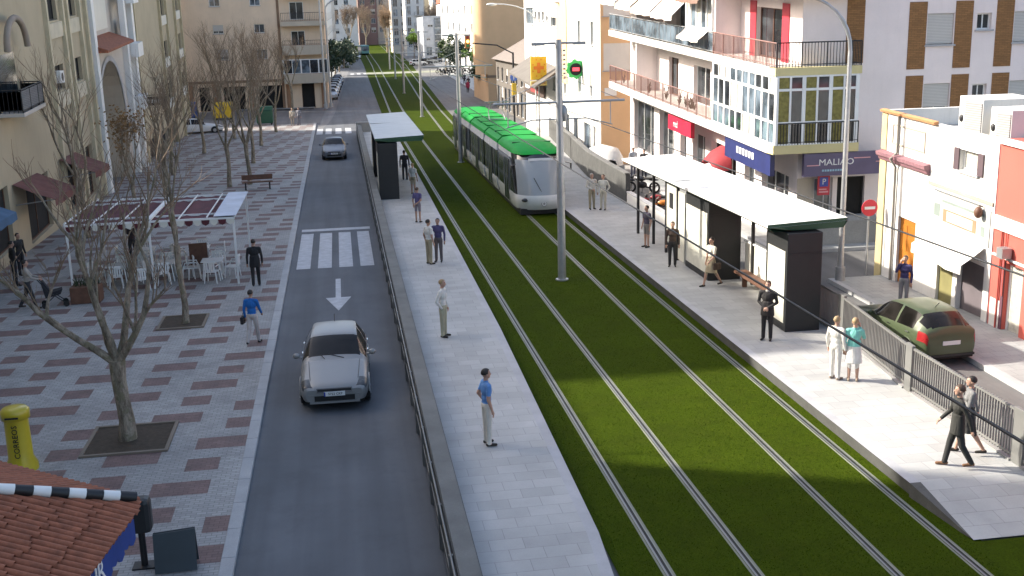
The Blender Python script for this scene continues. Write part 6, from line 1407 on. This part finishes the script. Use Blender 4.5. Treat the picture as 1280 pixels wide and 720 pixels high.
person('man in black seen from behind walking past the pergola', -3.45, 40.7, .08, -5, 1.78, (.014, .014, .016), (.014, .014, .016), coat=True, stride=.25, arms=('down', 'down'), vox=.013)
person('woman in bright blue jacket walking away across the plaza', -3.0, 32.9, .08, 15, 1.68, (.012, .13, .42), (.5, .45, .42), shoe=(.02, .02, .02), hair='dark', female=True, stride=.35, arms=('down', 'swingf'), vox=.012, bag=(-1, (.02, .02, .022), 'black bag of the woman in the blue jacket'))
person('man in beige jacket pushing a dark pushchair on the plaza', -11.1, 39.3, .08, 75, 1.74, (.34, .31, .27), (.03, .03, .032), hair='dark', stride=.4, arms=('fwd', 'fwd'))
ph = thing('pushchair', 'dark pushchair pushed by the man in the beige jacket', 'pushchair', (-10.3, 39.5, .08), -rad(75)); m = MB(); m.ext([(-.3, .35), (.2, .45), (.28, .62), (-.1, .55), (-.32, .95), (-.4, .9)], 'x', -.22, .22); m.build('seat', clo((.02, .02, .025)), ph)
m = MB()
for s in (-1, 1): m.tube([(s * .24, .35, .12), (s * .22, -.2, .6), (s * .2, -.5, 1.05)], .018, 6); m.tube([(s * .24, -.35, .12), (s * .22, .1, .5)], .018, 6)
m.tube([(-.2, -.5, 1.05), (.2, -.5, 1.05)], .02, 6); m.build('frame', MT['dark'], ph)
for sx in (-1, 1):
    for sy in (.35, -.35): m = MB(); m.tube([(sx * .22, sy, .1), (sx * .27, sy, .1)], .1, 12); m.build('wheel', MT['black'], ph)
person('dark dressed person at the left edge of the plaza by the blue awning', -12.6, 43.2, .08, 60, 1.75, (.02, .02, .022), (.018, .018, .02), arms=('down', 'clasp'))
person('second dark dressed person at the left edge, farther back', -12.9, 45.2, .08, 120, 1.7, (.03, .028, .03), (.02, .02, .025))
person('dark haired person standing behind the cafe tables', -8.9, 46.9, .08, 170, 1.66, (.06, .05, .06), (.05, .05, .06), hair='dark')
person('left person of a pale couple standing in the sunlit strip', -4.6, 110, .08, 190, 1.7, (.5, .45, .38), (.3, .26, .22), hair='fair', vox=.03)
person('right person of the couple in the sunlit strip, in grey', -4.0, 110.3, .08, 200, 1.72, (.25, .25, .28), (.15, .15, .18), vox=.03)
person('woman in purple jacket on the phone behind the olive car', 17.55, 31.9, .14, 230, 1.68, (.05, .045, .13), (.25, .25, .25), hair='brown', female=True, arms=('down', 'phone'), vox=.014)
person('person all in black standing on the sunlit right pavement', 19.0, 80.2, .14, 180, 1.8, (.018, .018, .018), (.018, .018, .018), vox=.025)
person('person in dark jacket by the glass shop front', 17.7, 63.2, .14, 200, 1.7, (.03, .03, .035), (.03, .03, .04), vox=.022)
person('person in pale blue shirt beside the one in the dark jacket', 17.3, 64.2, .14, 170, 1.7, (.4, .44, .5), (.1, .1, .14), vox=.022)
person('left person in a red coat beyond the tram', 17.4, 150.5, .14, 180, 1.7, (.3, .03, .08), (.03, .03, .04), coat=True, vox=.04)
person('right person in a red coat beyond the tram', 19.3, 149, .14, 200, 1.7, (.4, .05, .1), (.05, .04, .06), coat=True, vox=.04)
person('person in a pink red coat beside the left lamp posts', -1.9, 146.5, .1, 180, 1.7, (.45, .04, .1), (.03, .03, .04), coat=True, vox=.04)
for i, (x, y) in enumerate(((18.6, 160), (19.4, 172), (20.5, 186))): person('dark pedestrian %s the dark trees on the far right pavement' % ('before', 'between', 'beyond')[i], x, y, .14, 180, 1.75, (.04, .04, .05), (.03, .03, .04), vox=.045)
# ------------------------------------------------------------------ camera, sun, sky
cam = bpy.data.objects.new('camera', bpy.data.cameras.new('camera')); COL.objects.link(cam)
Rm = MX(((0.98746, 0.06154, -0.14518), (-0.15564, 0.22918, -0.96086), (-0.02586, 0.97144, 0.23589)))
cam.matrix_world = MX.Translation((0, 0, 9.4)) @ Rm.to_4x4()
cam.data.sensor_width = 36; cam.data.lens = 1371 / 1280 * 36; cam.data.clip_end = 3000; cam.data.clip_start = .2
SC.camera = cam
SUN_EL, SUN_AZ = rad(32), atan2(-.92, .39)
sd = V((sin(SUN_AZ) * cos(SUN_EL), cos(SUN_AZ) * cos(SUN_EL), sin(SUN_EL)))
sl = bpy.data.lights.new('sun', 'SUN'); sl.energy = 4.2; sl.angle = rad(1.0); sl.color = (1, .93, .82)
so = bpy.data.objects.new('sun', sl); COL.objects.link(so); so.rotation_euler = (-sd).to_track_quat('-Z', 'Y').to_euler(); so.location = (-40, 20, 60)
w = bpy.data.worlds.new('World'); SC.world = w; w.use_nodes = True; nt = w.node_tree
sk = nt.nodes.new('ShaderNodeTexSky'); sk.sky_type = 'NISHITA'; sk.sun_disc = False; sk.sun_elevation = SUN_EL; sk.sun_rotation = SUN_AZ; sk.air_density = 1.0; sk.dust_density = 3.5; sk.ozone_density = .4
bg = nt.nodes['Background']; nt.links.new(sk.outputs[0], bg.inputs[0]); bg.inputs[1].default_value = .15
vs_ = SC.view_settings; vs_.view_transform = 'Standard'; vs_.look = 'None'; vs_.gamma = 1; vs_.use_curve_mapping = False; vs_.exposure = 1.3
SC.cycles.max_bounces = 6; SC.cycles.diffuse_bounces = 3; SC.cycles.transparent_max_bounces = 8
